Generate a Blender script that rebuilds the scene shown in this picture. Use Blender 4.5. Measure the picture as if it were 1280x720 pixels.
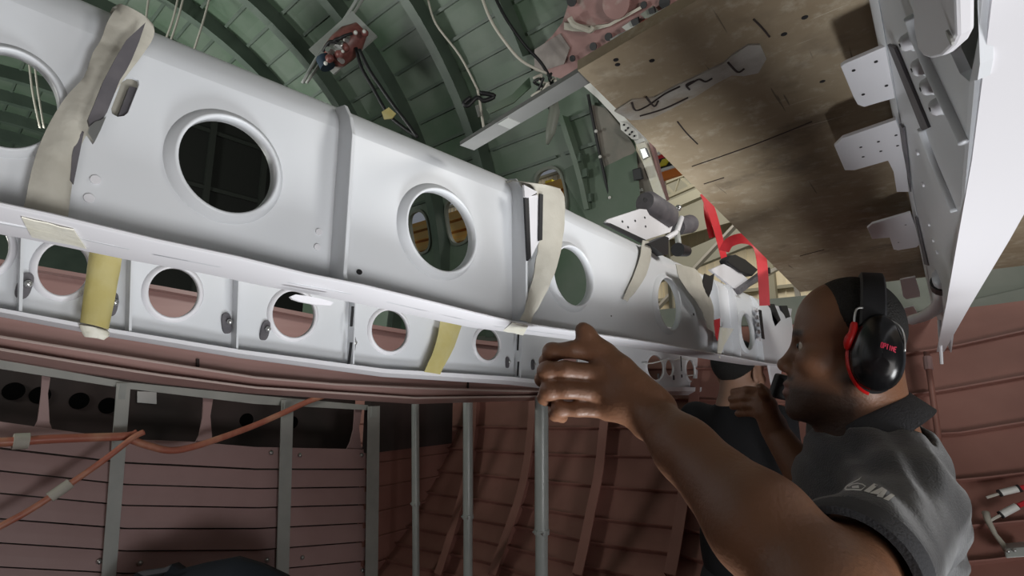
import bpy, bmesh, math, random
import numpy as np
from mathutils import Vector, Matrix
from mathutils.geometry import tessellate_polygon
random.seed(7)
for o in list(bpy.data.objects):
    bpy.data.objects.remove(o, do_unlink=True)
scene = bpy.context.scene
COL = scene.collection
# ------------------------------------------------------------------ camera
F = 640.0
TH = math.atan(535 / F)
PH = math.atan(120 / F)
CZ = 1.55
CAM = Vector((0, 0, CZ))
_f = Vector((-math.sin(TH), math.cos(TH), 0))
RGT = Vector((math.cos(TH), math.sin(TH), 0))
FWD = _f * math.cos(PH) + Vector((0, 0, math.sin(PH)))
UPV = RGT.cross(FWD)
cd = bpy.data.cameras.new('camera')
cd.sensor_width = 36.0
cd.lens = 36.0 * F / 1280
cd.clip_start = 0.02
cam = bpy.data.objects.new('camera', cd)
COL.objects.link(cam)
M3 = Matrix((RGT, UPV, -FWD)).transposed()
cam.matrix_world = Matrix.Translation(CAM) @ M3.to_4x4()
scene.camera = cam
# ------------------------------------------------------------------ light
scene.view_settings.view_transform = 'Standard'
scene.view_settings.look = 'None'
scene.view_settings.gamma = 1
scene.view_settings.use_curve_mapping = False
scene.view_settings.exposure = -0.42
w = bpy.data.worlds.new('world'); scene.world = w
w.use_nodes = True
w.node_tree.nodes['Background'].inputs[0].default_value = (0.75, 0.8, 0.9, 1)
w.node_tree.nodes['Background'].inputs[1].default_value = 0.25


def area(name, loc, target, size, power, color=(1, 1, 1), spread=math.pi):
    l = bpy.data.lights.new(name, 'AREA'); l.energy = power; l.size = size; l.color = color
    l.spread = spread
    o = bpy.data.objects.new(name, l); COL.objects.link(o)
    p = Vector(loc) + CAM
    o.location = p
    d = (Vector(target) + CAM) - p
    o.rotation_euler = d.to_track_quat('-Z', 'Y').to_euler()
    return o


# floor work light between camera and worker, a reflector lamp aimed up at the near white beam
area('work_light', (-0.02, 0.73, -1.0), (-0.52, 0.66, 0.25), 0.28, 5.6, (0.95, 0.98, 1.0), math.radians(95))
# unseen fill added in the hold to the right of the viewpoint
area('hold_fill', (1.30, 0.45, -0.95), (-1.2, 1.2, 0.1), 0.6, 31.0, (0.98, 0.99, 1.0))
# soft fill added behind the viewpoint, no real lamp there
area('rear_fill', (1.25, -0.35, -0.75), (-0.8, 1.5, 0.1), 1.0, 13.0, (1.0, 0.97, 0.94))
# main deck lamp read from the crown's shadows, then unseen fills added beside it
area('deck_light', (-5.3, -0.15, 0.6), (-3.0, 1.9, 3.0), 0.5, 90.0, (0.98, 1.0, 0.95))
area('deck_fill_near', (-2.9, -1.2, 0.7), (-2.9, 1.9, 3.0), 0.4, 36.0, (0.98, 1.0, 0.95))  # added fill for the middle of the crown
area('deck_fill_far', (-7.2, -0.7, 0.6), (-8.6, 1.2, 3.0), 0.4, 60.0, (0.98, 1.0, 0.95))  # added fill for the crown seen through the leftmost hole
area('deck_fill_door', (0.6, 1.3, 1.0), (-2.0, 2.2, 2.2), 0.5, 30.0, (1.0, 0.97, 0.92))  # added fill hidden above the board, brightens the door side
# hangar lamps outside the cargo door
area('hangar_light', (-1.0, 6.0, 6.2), (-4.0, 11.0, 2.4), 3.0, 470.0, (1.0, 0.95, 0.86))


# ------------------------------------------------------------------ pixel -> place helpers
def ray(u, v):
    return FWD + RGT * ((u - 640) / F) + UPV * ((360 - v) / F)


def D(u, v, d):
    return CAM + ray(u, v) * d


def onX(u, v, x):
    r = ray(u, v); return CAM + r * (x / r.x)


def onY(u, v, y):
    r = ray(u, v); return CAM + r * (y / r.y)


def onZ(u, v, z):
    r = ray(u, v); return CAM + r * (z / r.z)


CY, CZZ, RAD = 0.6, 0.8 + CZ, 2.5       # fuselage tube: axis along X


def cyl(u, v, R=RAD):
    r = ray(u, v)
    oy, oz = -CY, CZ - CZZ
    a = r.y * r.y + r.z * r.z
    b = 2 * (r.y * oy + r.z * oz)
    c = oy * oy + oz * oz - R * R
    t = (-b + math.sqrt(b * b - 4 * a * c)) / (2 * a)
    return CAM + r * t


def cylp(x, ang, R=RAD):
    return Vector((x, CY + R * math.cos(ang), CZZ + R * math.sin(ang)))


def lerp(a, b, t):
    return a + (b - a) * t


def interp(pts, u):
    if u <= pts[0][0]:
        (a, b), (c, d) = pts[0], pts[1]
    elif u >= pts[-1][0]:
        (a, b), (c, d) = pts[-2], pts[-1]
    else:
        for i in range(len(pts) - 1):
            if pts[i][0] <= u <= pts[i + 1][0]:
                (a, b), (c, d) = pts[i], pts[i + 1]; break
    return b + (d - b) * (u - a) / (c - a)


def smoothline(pts, n=6):
    """Catmull-Rom through Vectors"""
    pts = [Vector(p) for p in pts]
    if len(pts) < 3:
        return pts
    out = []
    for i in range(len(pts) - 1):
        p0 = pts[max(i - 1, 0)]; p1 = pts[i]; p2 = pts[i + 1]; p3 = pts[min(i + 2, len(pts) - 1)]
        for k in range(n):
            t = k / n
            out.append(0.5 * ((2 * p1) + (p2 - p0) * t + (2 * p0 - 5 * p1 + 4 * p2 - p3) * t * t + (3 * p1 - p0 - 3 * p2 + p3) * t ** 3))
    out.append(pts[-1])
    return out


# ------------------------------------------------------------------ mesh builder
class MB:
    def __init__(s):
        s.v = []; s.f = []; s.m = []; s.cur = 0

    def add(s, vs, fs):
        n = len(s.v)
        s.v += [Vector(p) for p in vs]
        s.f += [tuple(i + n for i in f) for f in fs]
        s.m += [s.cur] * len(fs)
        return s

    def box(s, c, ax, ay, az):
        """centre and three half-axis vectors"""
        c = Vector(c); ax = Vector(ax); ay = Vector(ay); az = Vector(az)
        vs = [c + ax * i + ay * j + az * k for k in (-1, 1) for j in (-1, 1) for i in (-1, 1)]
        return s.add(vs, [(0, 2, 3, 1), (4, 5, 7, 6), (0, 1, 5, 4), (2, 6, 7, 3), (0, 4, 6, 2), (1, 3, 7, 5)])

    def abox(s, lo, hi):
        lo = Vector(lo); hi = Vector(hi); h = (hi - lo) / 2
        return s.box((lo + hi) / 2, (h.x, 0, 0), (0, h.y, 0), (0, 0, h.z))

    def bar(s, a, b, wv, tv):
        """bar from a to b, half width vector, half thickness vector"""
        a = Vector(a); b = Vector(b)
        return s.box((a + b) / 2, (b - a) / 2, wv, tv)

    def tube(s, pts, r, n=8, caps=True):
        pts = [Vector(p) for p in pts]
        rs = r if isinstance(r, (list, tuple)) else [r] * len(pts)
        base = len(s.v); prev = None
        for i, p in enumerate(pts):
            t = (pts[min(i + 1, len(pts) - 1)] - pts[max(i - 1, 0)]).normalized()
            if prev is None:
                a = Vector((0, 0, 1)) if abs(t.z) < 0.9 else Vector((1, 0, 0))
                x = t.cross(a).normalized()
            else:
                x = (prev - t * prev.dot(t)).normalized()
            y = t.cross(x); prev = x
            for k in range(n):
                an = 2 * math.pi * k / n
                s.v.append(p + (x * math.cos(an) + y * math.sin(an)) * rs[i])
        L = len(pts)
        for i in range(L - 1):
            for k in range(n):
                k2 = (k + 1) % n
                s.f.append((base + i * n + k, base + i * n + k2, base + (i + 1) * n + k2, base + (i + 1) * n + k)); s.m.append(s.cur)
        if caps:
            s.f.append(tuple(base + k for k in range(n))[::-1]); s.m.append(s.cur)
            s.f.append(tuple(base + (L - 1) * n + k for k in range(n))); s.m.append(s.cur)
        return s

    def plate(s, loops, nv):
        """flat plate with holes: loops of Vectors (outer first), thickness vector nv"""
        loops = [[Vector(p) for p in l] for l in loops]
        nv = Vector(nv)
        flat = [p for l in loops for p in l]
        tris = tessellate_polygon(loops)
        n = len(flat); b = len(s.v)
        s.v += flat + [p + nv for p in flat]
        for t in tris:
            p = [flat[i] for i in t]
            nn = (p[1] - p[0]).cross(p[2] - p[0])
            if nn.length < 1e-14:
                continue
            if nn.dot(nv) > 0:
                t = t[::-1]
            s.f.append(tuple(b + i for i in t)); s.m.append(s.cur)
            s.f.append(tuple(b + n + i for i in t[::-1])); s.m.append(s.cur)
        off = 0
        for l in loops:
            m = len(l)
            for i in range(m):
                j = (i + 1) % m
                s.f.append((b + off + i, b + off + j, b + n + off + j, b + n + off + i)); s.m.append(s.cur)
            off += m
        return s

    def grid(s, rows, closed=False):
        """rows of equal-length point lists -> quads"""
        b = len(s.v); m = len(rows[0])
        for r in rows:
            s.v += [Vector(p) for p in r]
        for i in range(len(rows) - 1):
            for j in range(m if closed else m - 1):
                j2 = (j + 1) % m
                s.f.append((b + i * m + j, b + i * m + j2, b + (i + 1) * m + j2, b + (i + 1) * m + j)); s.m.append(s.cur)
        return s

    def slab(s, rows, nv):
        """grid with thickness: closed shell; nv = vector or list of vectors per row"""
        m = len(rows[0]); k = len(rows)
        nvs = nv if isinstance(nv, list) else [Vector(nv)] * k
        b = len(s.v)
        for r in rows:
            s.v += [Vector(p) for p in r]
        for r, q in zip(rows, nvs):
            s.v += [Vector(p) + Vector(q) for p in r]
        N = k * m
        def q(*i):
            s.f.append(tuple(b + x for x in i)); s.m.append(s.cur)
        for i in range(k - 1):
            for j in range(m - 1):
                a, c, d, e = i * m + j, i * m + j + 1, (i + 1) * m + j + 1, (i + 1) * m + j
                q(a, c, d, e); q(N + e, N + d, N + c, N + a)
        for j in range(m - 1):
            q(j + 1, j, N + j, N + j + 1)
            a = (k - 1) * m + j; q(a, a + 1, N + a + 1, N + a)
        for i in range(k - 1):
            a = i * m; q(a, a + m, N + a + m, N + a)
            a = i * m + m - 1; q(a + m, a, N + a, N + a + m)
        return s

    def ring(s, c, e1, e2, n, prof, seg=48):
        """ring round an ellipse with half axes e1,e2; prof = closed list of (dr, dn)"""
        c = Vector(c); e1 = Vector(e1); e2 = Vector(e2); n = Vector(n)
        rows = []
        for k in range(seg + 1):
            a = 2 * math.pi * k / seg
            d1 = e1.normalized() * math.cos(a); d2 = e2.normalized() * math.sin(a)
            rows.append([c + d1 * (e1.length + dr) + d2 * (e2.length + dr) + n * dn for dr, dn in prof])
        return s.grid(rows, closed=True)

    def disc(s, c, e1, e2, n, th, seg=24):
        c = Vector(c); e1 = Vector(e1); e2 = Vector(e2)
        lp = [c + e1 * math.cos(2 * math.pi * k / seg) + e2 * math.sin(2 * math.pi * k / seg) for k in range(seg)]
        return s.plate([lp], Vector(n) * th)

    def ball(s, c, r, seg=16, rings=10):
        c = Vector(c)
        rx = r if isinstance(r, (tuple, list)) else (r, r, r)
        rows = []
        for i in range(rings + 1):
            p = math.pi * i / rings
            rows.append([c + Vector((rx[0] * math.sin(p) * math.cos(2 * math.pi * k / seg), rx[1] * math.sin(p) * math.sin(2 * math.pi * k / seg), rx[2] * math.cos(p))) for k in range(seg)])
        return s.grid(rows, closed=True)


def root_loc(o):
    while o.parent:
        o = o.parent
    return o.location


def tag(o, label=None, cat=None, group=None, kind=None):
    if label: o['label'] = label
    if cat: o['category'] = cat
    if group: o['group'] = group
    if kind: o['kind'] = kind
    return o


def obj(name, mb, mat, parent=None, smooth=False, bevel=0.0, auto=None, **tg):
    me = bpy.data.meshes.new(name)
    off = root_loc(parent) if parent else Vector((0, 0, 0))
    me.from_pydata([tuple(p - off) for p in mb.v], [], mb.f)
    mats = mat if isinstance(mat, (list, tuple)) else [mat]
    for m in mats:
        me.materials.append(m)
    if len(mats) > 1:
        me.polygons.foreach_set('material_index', mb.m)
    bm = bmesh.new(); bm.from_mesh(me)
    bmesh.ops.remove_doubles(bm, verts=bm.verts, dist=1e-6)
    bmesh.ops.recalc_face_normals(bm, faces=bm.faces)
    bm.to_mesh(me); bm.free()
    if smooth:
        me.polygons.foreach_set('use_smooth', [True] * len(me.polygons))
        if auto:
            me.set_sharp_from_angle(angle=math.radians(auto))
    me.update()
    o = bpy.data.objects.new(name, me); COL.objects.link(o)
    if parent: o.parent = parent
    if bevel:
        b = o.modifiers.new('bevel', 'BEVEL'); b.width = bevel; b.segments = 2; b.limit_method = 'ANGLE'; b.angle_limit = math.radians(50)
    tag(o, **tg)
    return o


def thing(name, loc, label, cat, group=None, kind=None):
    o = bpy.data.objects.new(name, None); COL.objects.link(o)
    o.empty_display_size = 0.1
    o.location = loc
    return tag(o, label, cat, group, kind)


# ------------------------------------------------------------------ materials
def srgb(r, g, b):
    def c(x):
        x /= 255
        return x / 12.92 if x <= 0.04045 else ((x + 0.055) / 1.055) ** 2.4
    return (c(r), c(g), c(b), 1)


def mat(name, col, rough=0.5, metal=0.0, col2=None, scale=6.0, detail=4.0, lo=0.35, hi=0.65, bump=0.0, bscale=40.0, spec=0.5, emit=None, estr=0.0, sheen=0.0, stretch=None, sss=0.0, alpha=None, col3=None, scale3=20.0, lo3=.55, hi3=.7):
    m = bpy.data.materials.new(name); m.use_nodes = True
    nt = m.node_tree; b = nt.nodes['Principled BSDF']
    b.inputs['Base Color'].default_value = col
    b.inputs['Roughness'].default_value = rough
    b.inputs['Metallic'].default_value = metal
    b.inputs['Specular IOR Level'].default_value = spec
    tc = nt.nodes.new('ShaderNodeTexCoord')
    src = tc.outputs['Object']
    if stretch:
        mp = nt.nodes.new('ShaderNodeMapping'); mp.inputs['Scale'].default_value = stretch
        nt.links.new(src, mp.inputs[0]); src = mp.outputs[0]
    if col2:
        n = nt.nodes.new('ShaderNodeTexNoise'); n.inputs['Scale'].default_value = scale; n.inputs['Detail'].default_value = detail
        nt.links.new(src, n.inputs['Vector'])
        r = nt.nodes.new('ShaderNodeValToRGB')
        r.color_ramp.elements[0].position = lo; r.color_ramp.elements[0].color = col
        r.color_ramp.elements[1].position = hi; r.color_ramp.elements[1].color = col2
        nt.links.new(n.outputs[0], r.inputs[0])
        last = r.outputs[0]
        if col3:
            n3 = nt.nodes.new('ShaderNodeTexNoise'); n3.inputs['Scale'].default_value = scale3; n3.inputs['Detail'].default_value = 6
            nt.links.new(src, n3.inputs['Vector'])
            r3 = nt.nodes.new('ShaderNodeValToRGB')
            r3.color_ramp.elements[0].position = lo3; r3.color_ramp.elements[0].color = (0, 0, 0, 1)
            r3.color_ramp.elements[1].position = hi3; r3.color_ramp.elements[1].color = (1, 1, 1, 1)
            nt.links.new(n3.outputs[0], r3.inputs[0])
            mx = nt.nodes.new('ShaderNodeMixRGB'); mx.inputs[2].default_value = col3
            nt.links.new(r3.outputs[0], mx.inputs[0]); nt.links.new(last, mx.inputs[1])
            last = mx.outputs[0]
        nt.links.new(last, b.inputs['Base Color'])
    if bump:
        n2 = nt.nodes.new('ShaderNodeTexNoise'); n2.inputs['Scale'].default_value = bscale; n2.inputs['Detail'].default_value = 4
        nt.links.new(src, n2.inputs['Vector'])
        bp = nt.nodes.new('ShaderNodeBump'); bp.inputs['Strength'].default_value = bump; bp.inputs['Distance'].default_value = 0.01
        nt.links.new(n2.outputs[0], bp.inputs['Height']); nt.links.new(bp.outputs[0], b.inputs['Normal'])
    if emit:
        b.inputs['Emission Color'].default_value = emit; b.inputs['Emission Strength'].default_value = estr
    if sheen:
        b.inputs['Sheen Weight'].default_value = sheen
    if sss:
        b.inputs['Subsurface Weight'].default_value = sss; b.inputs['Subsurface Radius'].default_value = (0.012, 0.005, 0.003)
    return m


WHITE = mat('white_paint', (0.68, 0.70, 0.73, 1), 0.38, col2=(0.72, 0.735, 0.76, 1), scale=3, bump=0.02, bscale=60)
WHITE2 = mat('white_paint_flange', (0.76, 0.75, 0.78, 1), 0.4)
BLACK = mat('black_rubber', (0.012, 0.012, 0.014, 1), 0.5)
DGREY = mat('dark_grey_sealant', (0.09, 0.085, 0.095, 1), 0.55, col2=(0.13, 0.12, 0.13, 1), scale=40)
TAPE = mat('masking_tape', (0.47, 0.445, 0.38, 1), 0.65, col2=(0.54, 0.515, 0.45, 1), scale=14, bump=0.25, bscale=35)
TAPEW = mat('pale_tape', (0.86, 0.84, 0.76, 1), 0.6, col2=(0.80, 0.77, 0.64, 1), scale=18, bump=0.3, bscale=40)  # on the flange tape this paler tone also carries light from below
YTAPE = mat('yellow_tape', (0.52, 0.44, 0.16, 1), 0.6, col2=(0.58, 0.52, 0.26, 1), scale=14, bump=0.2, bscale=30)
GREEN = mat('green_primer', (0.082, 0.135, 0.085, 1), 0.5, col2=(0.145, 0.185, 0.145, 1), scale=2.2, detail=6, bump=0.05, bscale=9)
GREENF = mat('green_primer_frame', (0.075, 0.105, 0.082, 1), 0.5, col2=(0.10, 0.135, 0.105, 1), scale=4)
GGREEN = mat('grey_green_primer', (0.14, 0.16, 0.13, 1), 0.55, col2=(0.19, 0.20, 0.17, 1), scale=4)
RED = mat('red_brown_primer', (0.24, 0.108, 0.085, 1), 0.5, col2=(0.30, 0.140, 0.112, 1), scale=3.5, detail=6, bump=0.06, bscale=12)
REDP = mat('pink_brown_primer', (0.37, 0.235, 0.225, 1), 0.45, col2=(0.43, 0.28, 0.27, 1), scale=3.0, detail=6, bump=0.04, bscale=14)
REDB = mat('red_brown_beam', (0.34, 0.195, 0.175, 1), 0.3, col2=(0.43, 0.27, 0.245, 1), scale=5, detail=6, stretch=(1, .25, 3))
REDW = mat('pink_worn_primer', (0.36, 0.20, 0.19, 1), 0.5, col2=(0.27, 0.145, 0.135, 1), scale=7, detail=8, col3=(0.42, 0.38, 0.34, 1), scale3=5, lo3=.56, hi3=.68)
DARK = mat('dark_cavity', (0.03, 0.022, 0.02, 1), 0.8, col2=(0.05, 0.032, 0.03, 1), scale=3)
GREY = mat('grey_paint', (0.36, 0.37, 0.35, 1), 0.45, col2=(0.42, 0.425, 0.40, 1), scale=8)
GREYT = mat('grey_tube', (0.34, 0.36, 0.35, 1), 0.28, col2=(0.40, 0.42, 0.40, 1), scale=9)
STEEL = mat('steel', (0.55, 0.55, 0.54, 1), 0.3, 0.85)
PIPE = mat('red_pipe', (0.46, 0.15, 0.10, 1), 0.4, col2=(0.58, 0.28, 0.18, 1), scale=9, lo=.45, hi=.62)
REDCL = mat('red_ribbon', (0.55, 0.02, 0.03, 1), 0.5, col2=(0.66, 0.04, 0.05, 1), scale=12)
WIRE = mat('pale_wire', (0.55, 0.52, 0.46, 1), 0.5)
ORANGE = mat('orange_paint', (0.72, 0.20, 0.03, 1), 0.5)
ORANGEP = mat('orange_platform', (0.75, 0.36, 0.06, 1), 0.5, col2=(0.65, 0.42, 0.14, 1), scale=3, stretch=(.5, .5, 8))
YELLOW = mat('yellow_paint', (0.62, 0.55, 0.04, 1), 0.5)
CREAM = mat('hangar_sheet', (0.74, 0.64, 0.44, 1), 0.7, col2=(0.80, 0.72, 0.54, 1), scale=1.2, stretch=(1, 1, .2))
HSTEEL = mat('hangar_steel', (0.30, 0.28, 0.20, 1), 0.6, col2=(0.36, 0.33, 0.24, 1), scale=1)
WHITEM = mat('white_marker', (0.75, 0.75, 0.72, 1), 0.5)
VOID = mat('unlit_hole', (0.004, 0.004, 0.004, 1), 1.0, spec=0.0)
GLINT = mat('edge_glint', (0.58, 0.46, 0.42, 1), 0.35)  # pale tone painted in for beam edges catching the light
BARG = mat('bar_grey', (0.20, 0.205, 0.195, 1), 0.5, col2=(0.25, 0.25, 0.24, 1), scale=10)
# ================================================================== FUSELAGE SHELL
FLZ = 0.33 + CZ                       # main deck level
A0 = math.asin((FLZ - CZZ) / RAD)     # far side angle at deck level
A1 = math.pi - A0
DOORX = -1.40                         # forward edge of the cargo door cut
DTOP = math.asin((2.02 + CZ - CZZ) / RAD)


def arc_patch(x0, x1, a0, a1, n=24, R=RAD, th=0.012):
    mb = MB()
    rows = []; nv = []
    for i in range(n + 1):
        a = lerp(a0, a1, i / n)
        rows.append([cylp(x0, a, R), cylp(x1, a, R)])
        nv.append(Vector((0, math.cos(a), math.sin(a))) * th)
    mb.slab(rows, nv)
    return mb


crown = obj('ceiling', arc_patch(-10.6, DOORX, math.radians(20), A1, 48), GREEN, kind='structure',
            label='green primed upper fuselage skin above the white beams')
# skin band with cabin windows (real cut-outs)
WZ = 0.52
def win_band():
    mb = MB()
    a0, a1 = A0, math.radians(20)
    loops = [[(x, a) for x, a in [(-10.6, a0), (DOORX, a0), (DOORX, a1), (-10.6, a1)]]]
    for k in range(8):
        cx = -2.13 - 0.505 * k
        ca = math.asin((1.41 + CZ - CZZ) / RAD)
        l = []
        for j in range(24):
            t = 2 * math.pi * j / 24
            ex = abs(math.cos(t)) ** 0.7 * math.copysign(1, math.cos(t)) * 0.125
            ez = abs(math.sin(t)) ** 0.7 * math.copysign(1, math.sin(t)) * 0.19
            l.append((cx + ex, ca + ez / RAD))
        loops.append(l)
    v2 = [[Vector((x, a * RAD, 0)) for x, a in l] for l in loops]
    flat = [p for l in loops for p in l]
    tr = tessellate_polygon(v2)
    mb.add([cylp(x, a) for x, a in flat], [tuple(t) for t in tr])
    return mb, loops[1:]


wb, wloops = win_band()
wall_far = obj('wall_far', wb, GREEN, kind='structure', label='green primed cabin side skin with window cut-outs')
for l in wloops[:5]:
    inner = [cylp(x, a, RAD - 0.035) for x, a in l]
    c = sum(inner, Vector()) / len(inner)
    rows = []
    for k in range(len(l) + 1):
        x, a = l[k % len(l)]
        o = cylp(x, a, RAD + 0.01); i = cylp(x, a, RAD - 0.03)
        i2 = c + (i - c) * 1.13; i3 = c + (o - c) * 1.12
        rows.append([o, i, i2, i3])
    obj('window_frame', MB().grid(rows, closed=True), GGREEN, wall_far, smooth=True, auto=40)
# above the door cut
DOORFRAME = obj('wall_door_surround', arc_patch(DOORX, 3.6, DTOP, A1, 40), GGREEN, kind='structure',
                label='grey green skin over the cargo door opening')
# lower lobe, red brown, everywhere below the deck
LOW = obj('wall_near', arc_patch(-2.95, 3.6, A1, math.pi + 0.98, 24), RED, kind='structure',
          label='red brown lower hold skin behind the viewpoint')
bulk_far = obj('wall_end', MB().abox((-10.65, -2.2, 0), (-10.6, 3.4, 4.9)), GREENF, kind='structure', label='dark green end wall of the upper cabin')
obj('wall_back', MB().abox((3.6, -2.2, -0.3), (3.65, 3.4, 4.9)), GREENF, kind='structure', label='dark end wall behind the viewpoint')
floor = obj('floor', MB().abox((-10.6, -1.3, -0.06), (3.6, 2.6, 0.0)), DARK, kind='structure', label='dark cargo hold floor')
# door sill band (grey green) between deck level and opening
obj('wall_sill_right', arc_patch(-.32, 3.6, A0, A0 + 0.115, 3), GGREEN, kind='structure', label='grey green side band above the deck at the right')
obj('wall_sill', arc_patch(DOORX, -.32, A0, A0 + 0.055, 3), GGREEN, kind='structure', label='grey green sill band below the cargo door opening')


# frames of the crown
def frame_ring(x, a0, a1, depth, n=56, fl=0.05):
    mb = MB()
    rows = []
    for i in range(n + 1):
        a = lerp(a0, a1, i / n)
        rows.append([cylp(x, a, RAD), cylp(x, a, RAD - depth), cylp(x - fl, a, RAD - depth), cylp(x - fl, a, RAD - depth - .006), cylp(x + .006, a, RAD - depth - .006), cylp(x + .006, a, RAD)])
    mb.grid(rows, closed=True)
    return mb


FX = [-1.99 - 0.65 * k for k in range(13)]
for i, x in enumerate(FX):
    obj('frame', frame_ring(x, A0 if i else math.radians(37), A1, 0.13, fl=.075), GREENF, crown)
for i, x in enumerate([-1.46 + .62 * k for k in range(1, 7)]):
    obj('frame', frame_ring(x, DTOP, A1, 0.10, 40), GREENF, DOORFRAME)
# stringers
far_st = MB()
for k in range(31):
    a = math.radians(20) + k * 0.086
    if a > A1: break
    for j in range(len(FX) + 1):
        x1 = DOORX if j == 0 else FX[j - 1]
        x0 = FX[j] + 0.012 if j < len(FX) else -10.6
        mb = MB() if j < 8 else far_st
        e = Vector((0, math.cos(a), math.sin(a))); tng = Vector((0, -math.sin(a), math.cos(a)))
        c0 = cylp(x0 + .03, a, RAD - 0.012); c1 = cylp(x1 - .03, a, RAD - 0.012)
        mb.bar(c0, c1, tng * 0.004, e * 0.013)
        mb.bar(c0 - e * .012 + tng * .008, c1 - e * .012 + tng * .008, tng * 0.011, e * 0.002)
        if j < 8: obj('stringer', mb, GREENF, crown)
obj('far_stringers', far_st, GREENF, crown, kind='stuff')

# ================================================================== LOWER HOLD SKIN (far side, red brown)
ROWS = [
    [(430, 425), (690, 418), (1000, 405), (1120, 396), (1215, 376), (1280, 361), (1480, 315)],
    [(430, 462), (690, 462), (850, 462), (1000, 462), (1182, 437), (1277, 416), (1480, 372)],
    [(430, 498), (690, 500), (850, 500), (1000, 508), (1170, 492), (1280, 472), (1480, 436)],
    [(430, 530), (610, 535), (690, 537), (850, 536), (1000, 545), (1190, 545), (1280, 530), (1480, 500)],
    [(430, 553), (610, 565), (690, 570), (770, 572), (850, 573), (1000, 590), (1205, 603), (1280, 594), (1480, 570)],
    [(430, 578), (610, 596), (690, 605), (765, 611), (850, 617), (1000, 645), (1205, 662), (1280, 654), (1480, 636)],
    [(430, 602), (610, 628), (690, 641), (755, 652), (850, 662), (1000, 700), (1210, 707), (1280, 698), (1480, 684)],
    [(430, 624), (610, 654), (690, 669), (755, 684), (850, 696), (1000, 740), (1280, 752), (1480, 740)],
    [(430, 646), (610, 679), (690, 700), (755, 716), (850, 735), (1000, 785), (1280, 806), (1480, 796)],
    [(430, 668), (610, 705), (690, 731), (850, 775), (1000, 830), (1280, 870), (1480, 866)],
    [(430, 690), (610, 732), (690, 762), (850, 820), (1000, 880), (1280, 940), (1480, 945)],
]
US = list(range(430, 1481, 35))
lower = thing('wall_hold', (0, 2.6, 0), 'red brown painted lower fuselage skin with stringers', 'wall', kind='structure')
GR = [[cyl(u, interp(r, u)) for u in US] for r in ROWS]
# top strip up to deck level
top = []
for p in GR[0]:
    top.append(cylp(p.x, A0))
GR = [top] + GR
# bottom strip down to the floor
bot = []
for p in GR[-1]:
    bot.append(cylp(p.x, math.asin((-0.05 - CZZ) / RAD)))
GR.append(bot)


def outward(p):
    return Vector((0, p.y - CY, p.z - CZZ)).normalized()


for i in range(len(GR) - 1):
    mb = MB()
    mid = [cylp(lerp(a.x, b.x, .5), 0) for a, b in zip(GR[i], GR[i + 1])]
    rows = []
    for t in (0, .33, .66, 1.0):
        r = []
        for a, b in zip(GR[i], GR[i + 1]):
            p = lerp(a, b, t)
            q = outward(p)
            p = Vector((p.x, CY, CZZ)) + q * (RAD - 0.010 * t)
            r.append(p)
        rows.append(r)
    mb.slab(rows, Vector((0, .03, -.01)))
    obj('skin_panel', mb, GGREEN if i == 0 else RED, lower)
# stringers: inward ledge along each line
for i in range(1, len(GR) - 1):
    if i == 1: continue
    mb = MB()
    rows = [[], [], [], []]
    for p in GR[i]:
        q = outward(p)
        b = Vector((p.x, CY, CZZ)) + q * (RAD - 0.004)
        inn = b - q * 0.030
        rows[0].append(b); rows[1].append(inn); rows[2].append(inn + Vector((0, 0.002, -0.006))); rows[3].append(b + Vector((0, 0, -0.006)))
    mb.grid(rows + [rows[0]])
    obj('stringer', mb, RED, lower)


# frames of the lower lobe (inward webs)
def low_frame(pix, depth=0.09, fl=0.05, mt=RED, name='frame'):
    pts = [cyl(u, v) for u, v in pix]
    pts = smoothline(pts, 5)
    rows = []
    for p in pts:
        q = outward(p)
        b = Vector((p.x, CY, CZZ)) + q * (RAD + 0.01)
        i = Vector((p.x, CY, CZZ)) + q * (RAD - depth)
        rows.append([b, i, i + Vector((fl, 0, 0)), i + Vector((fl, 0, 0)) - q * .006, i - Vector((.006, 0, 0)) - q * .006, b - Vector((.006, 0, 0))])
    obj(name, MB().grid(rows, closed=True), mt, lower)


low_frame([(600, 480), (598, 540), (590, 600), (575, 660), (553, 730)])
low_frame([(672, 480), (668, 560), (658, 620), (642, 670), (620, 730)])
low_frame([(765, 480), (759, 545), (753, 600), (743, 650), (726, 730)])
low_frame([(872, 480), (866, 550), (858, 620), (840, 730)])
low_frame([(1010, 480), (1003, 560), (998, 620), (990, 730)], depth=.07)
low_frame([(1400, 300), (1392, 500), (1385, 640), (1375, 760)])
# pipe beside the worker's shoulder
t = thing('vertical_conduit', cyl(1172, 560, 2.42), 'thin red brown conduit running down the hold wall behind the seated beam end', 'pipe')
t['label'] = 'thin red brown conduit on the hold wall under the right white beam'
obj('tube', MB().tube([cyl(u, v, 2.40) for u, v in [(1158, 440), (1163, 475), (1168, 510), (1172, 540), (1176, 600)]], 0.011), RED, t, smooth=True)
obj('clamp', MB().tube([cyl(1159, 446, 2.40), cyl(1161, 462, 2.40)], 0.016), REDP, t)

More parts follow.
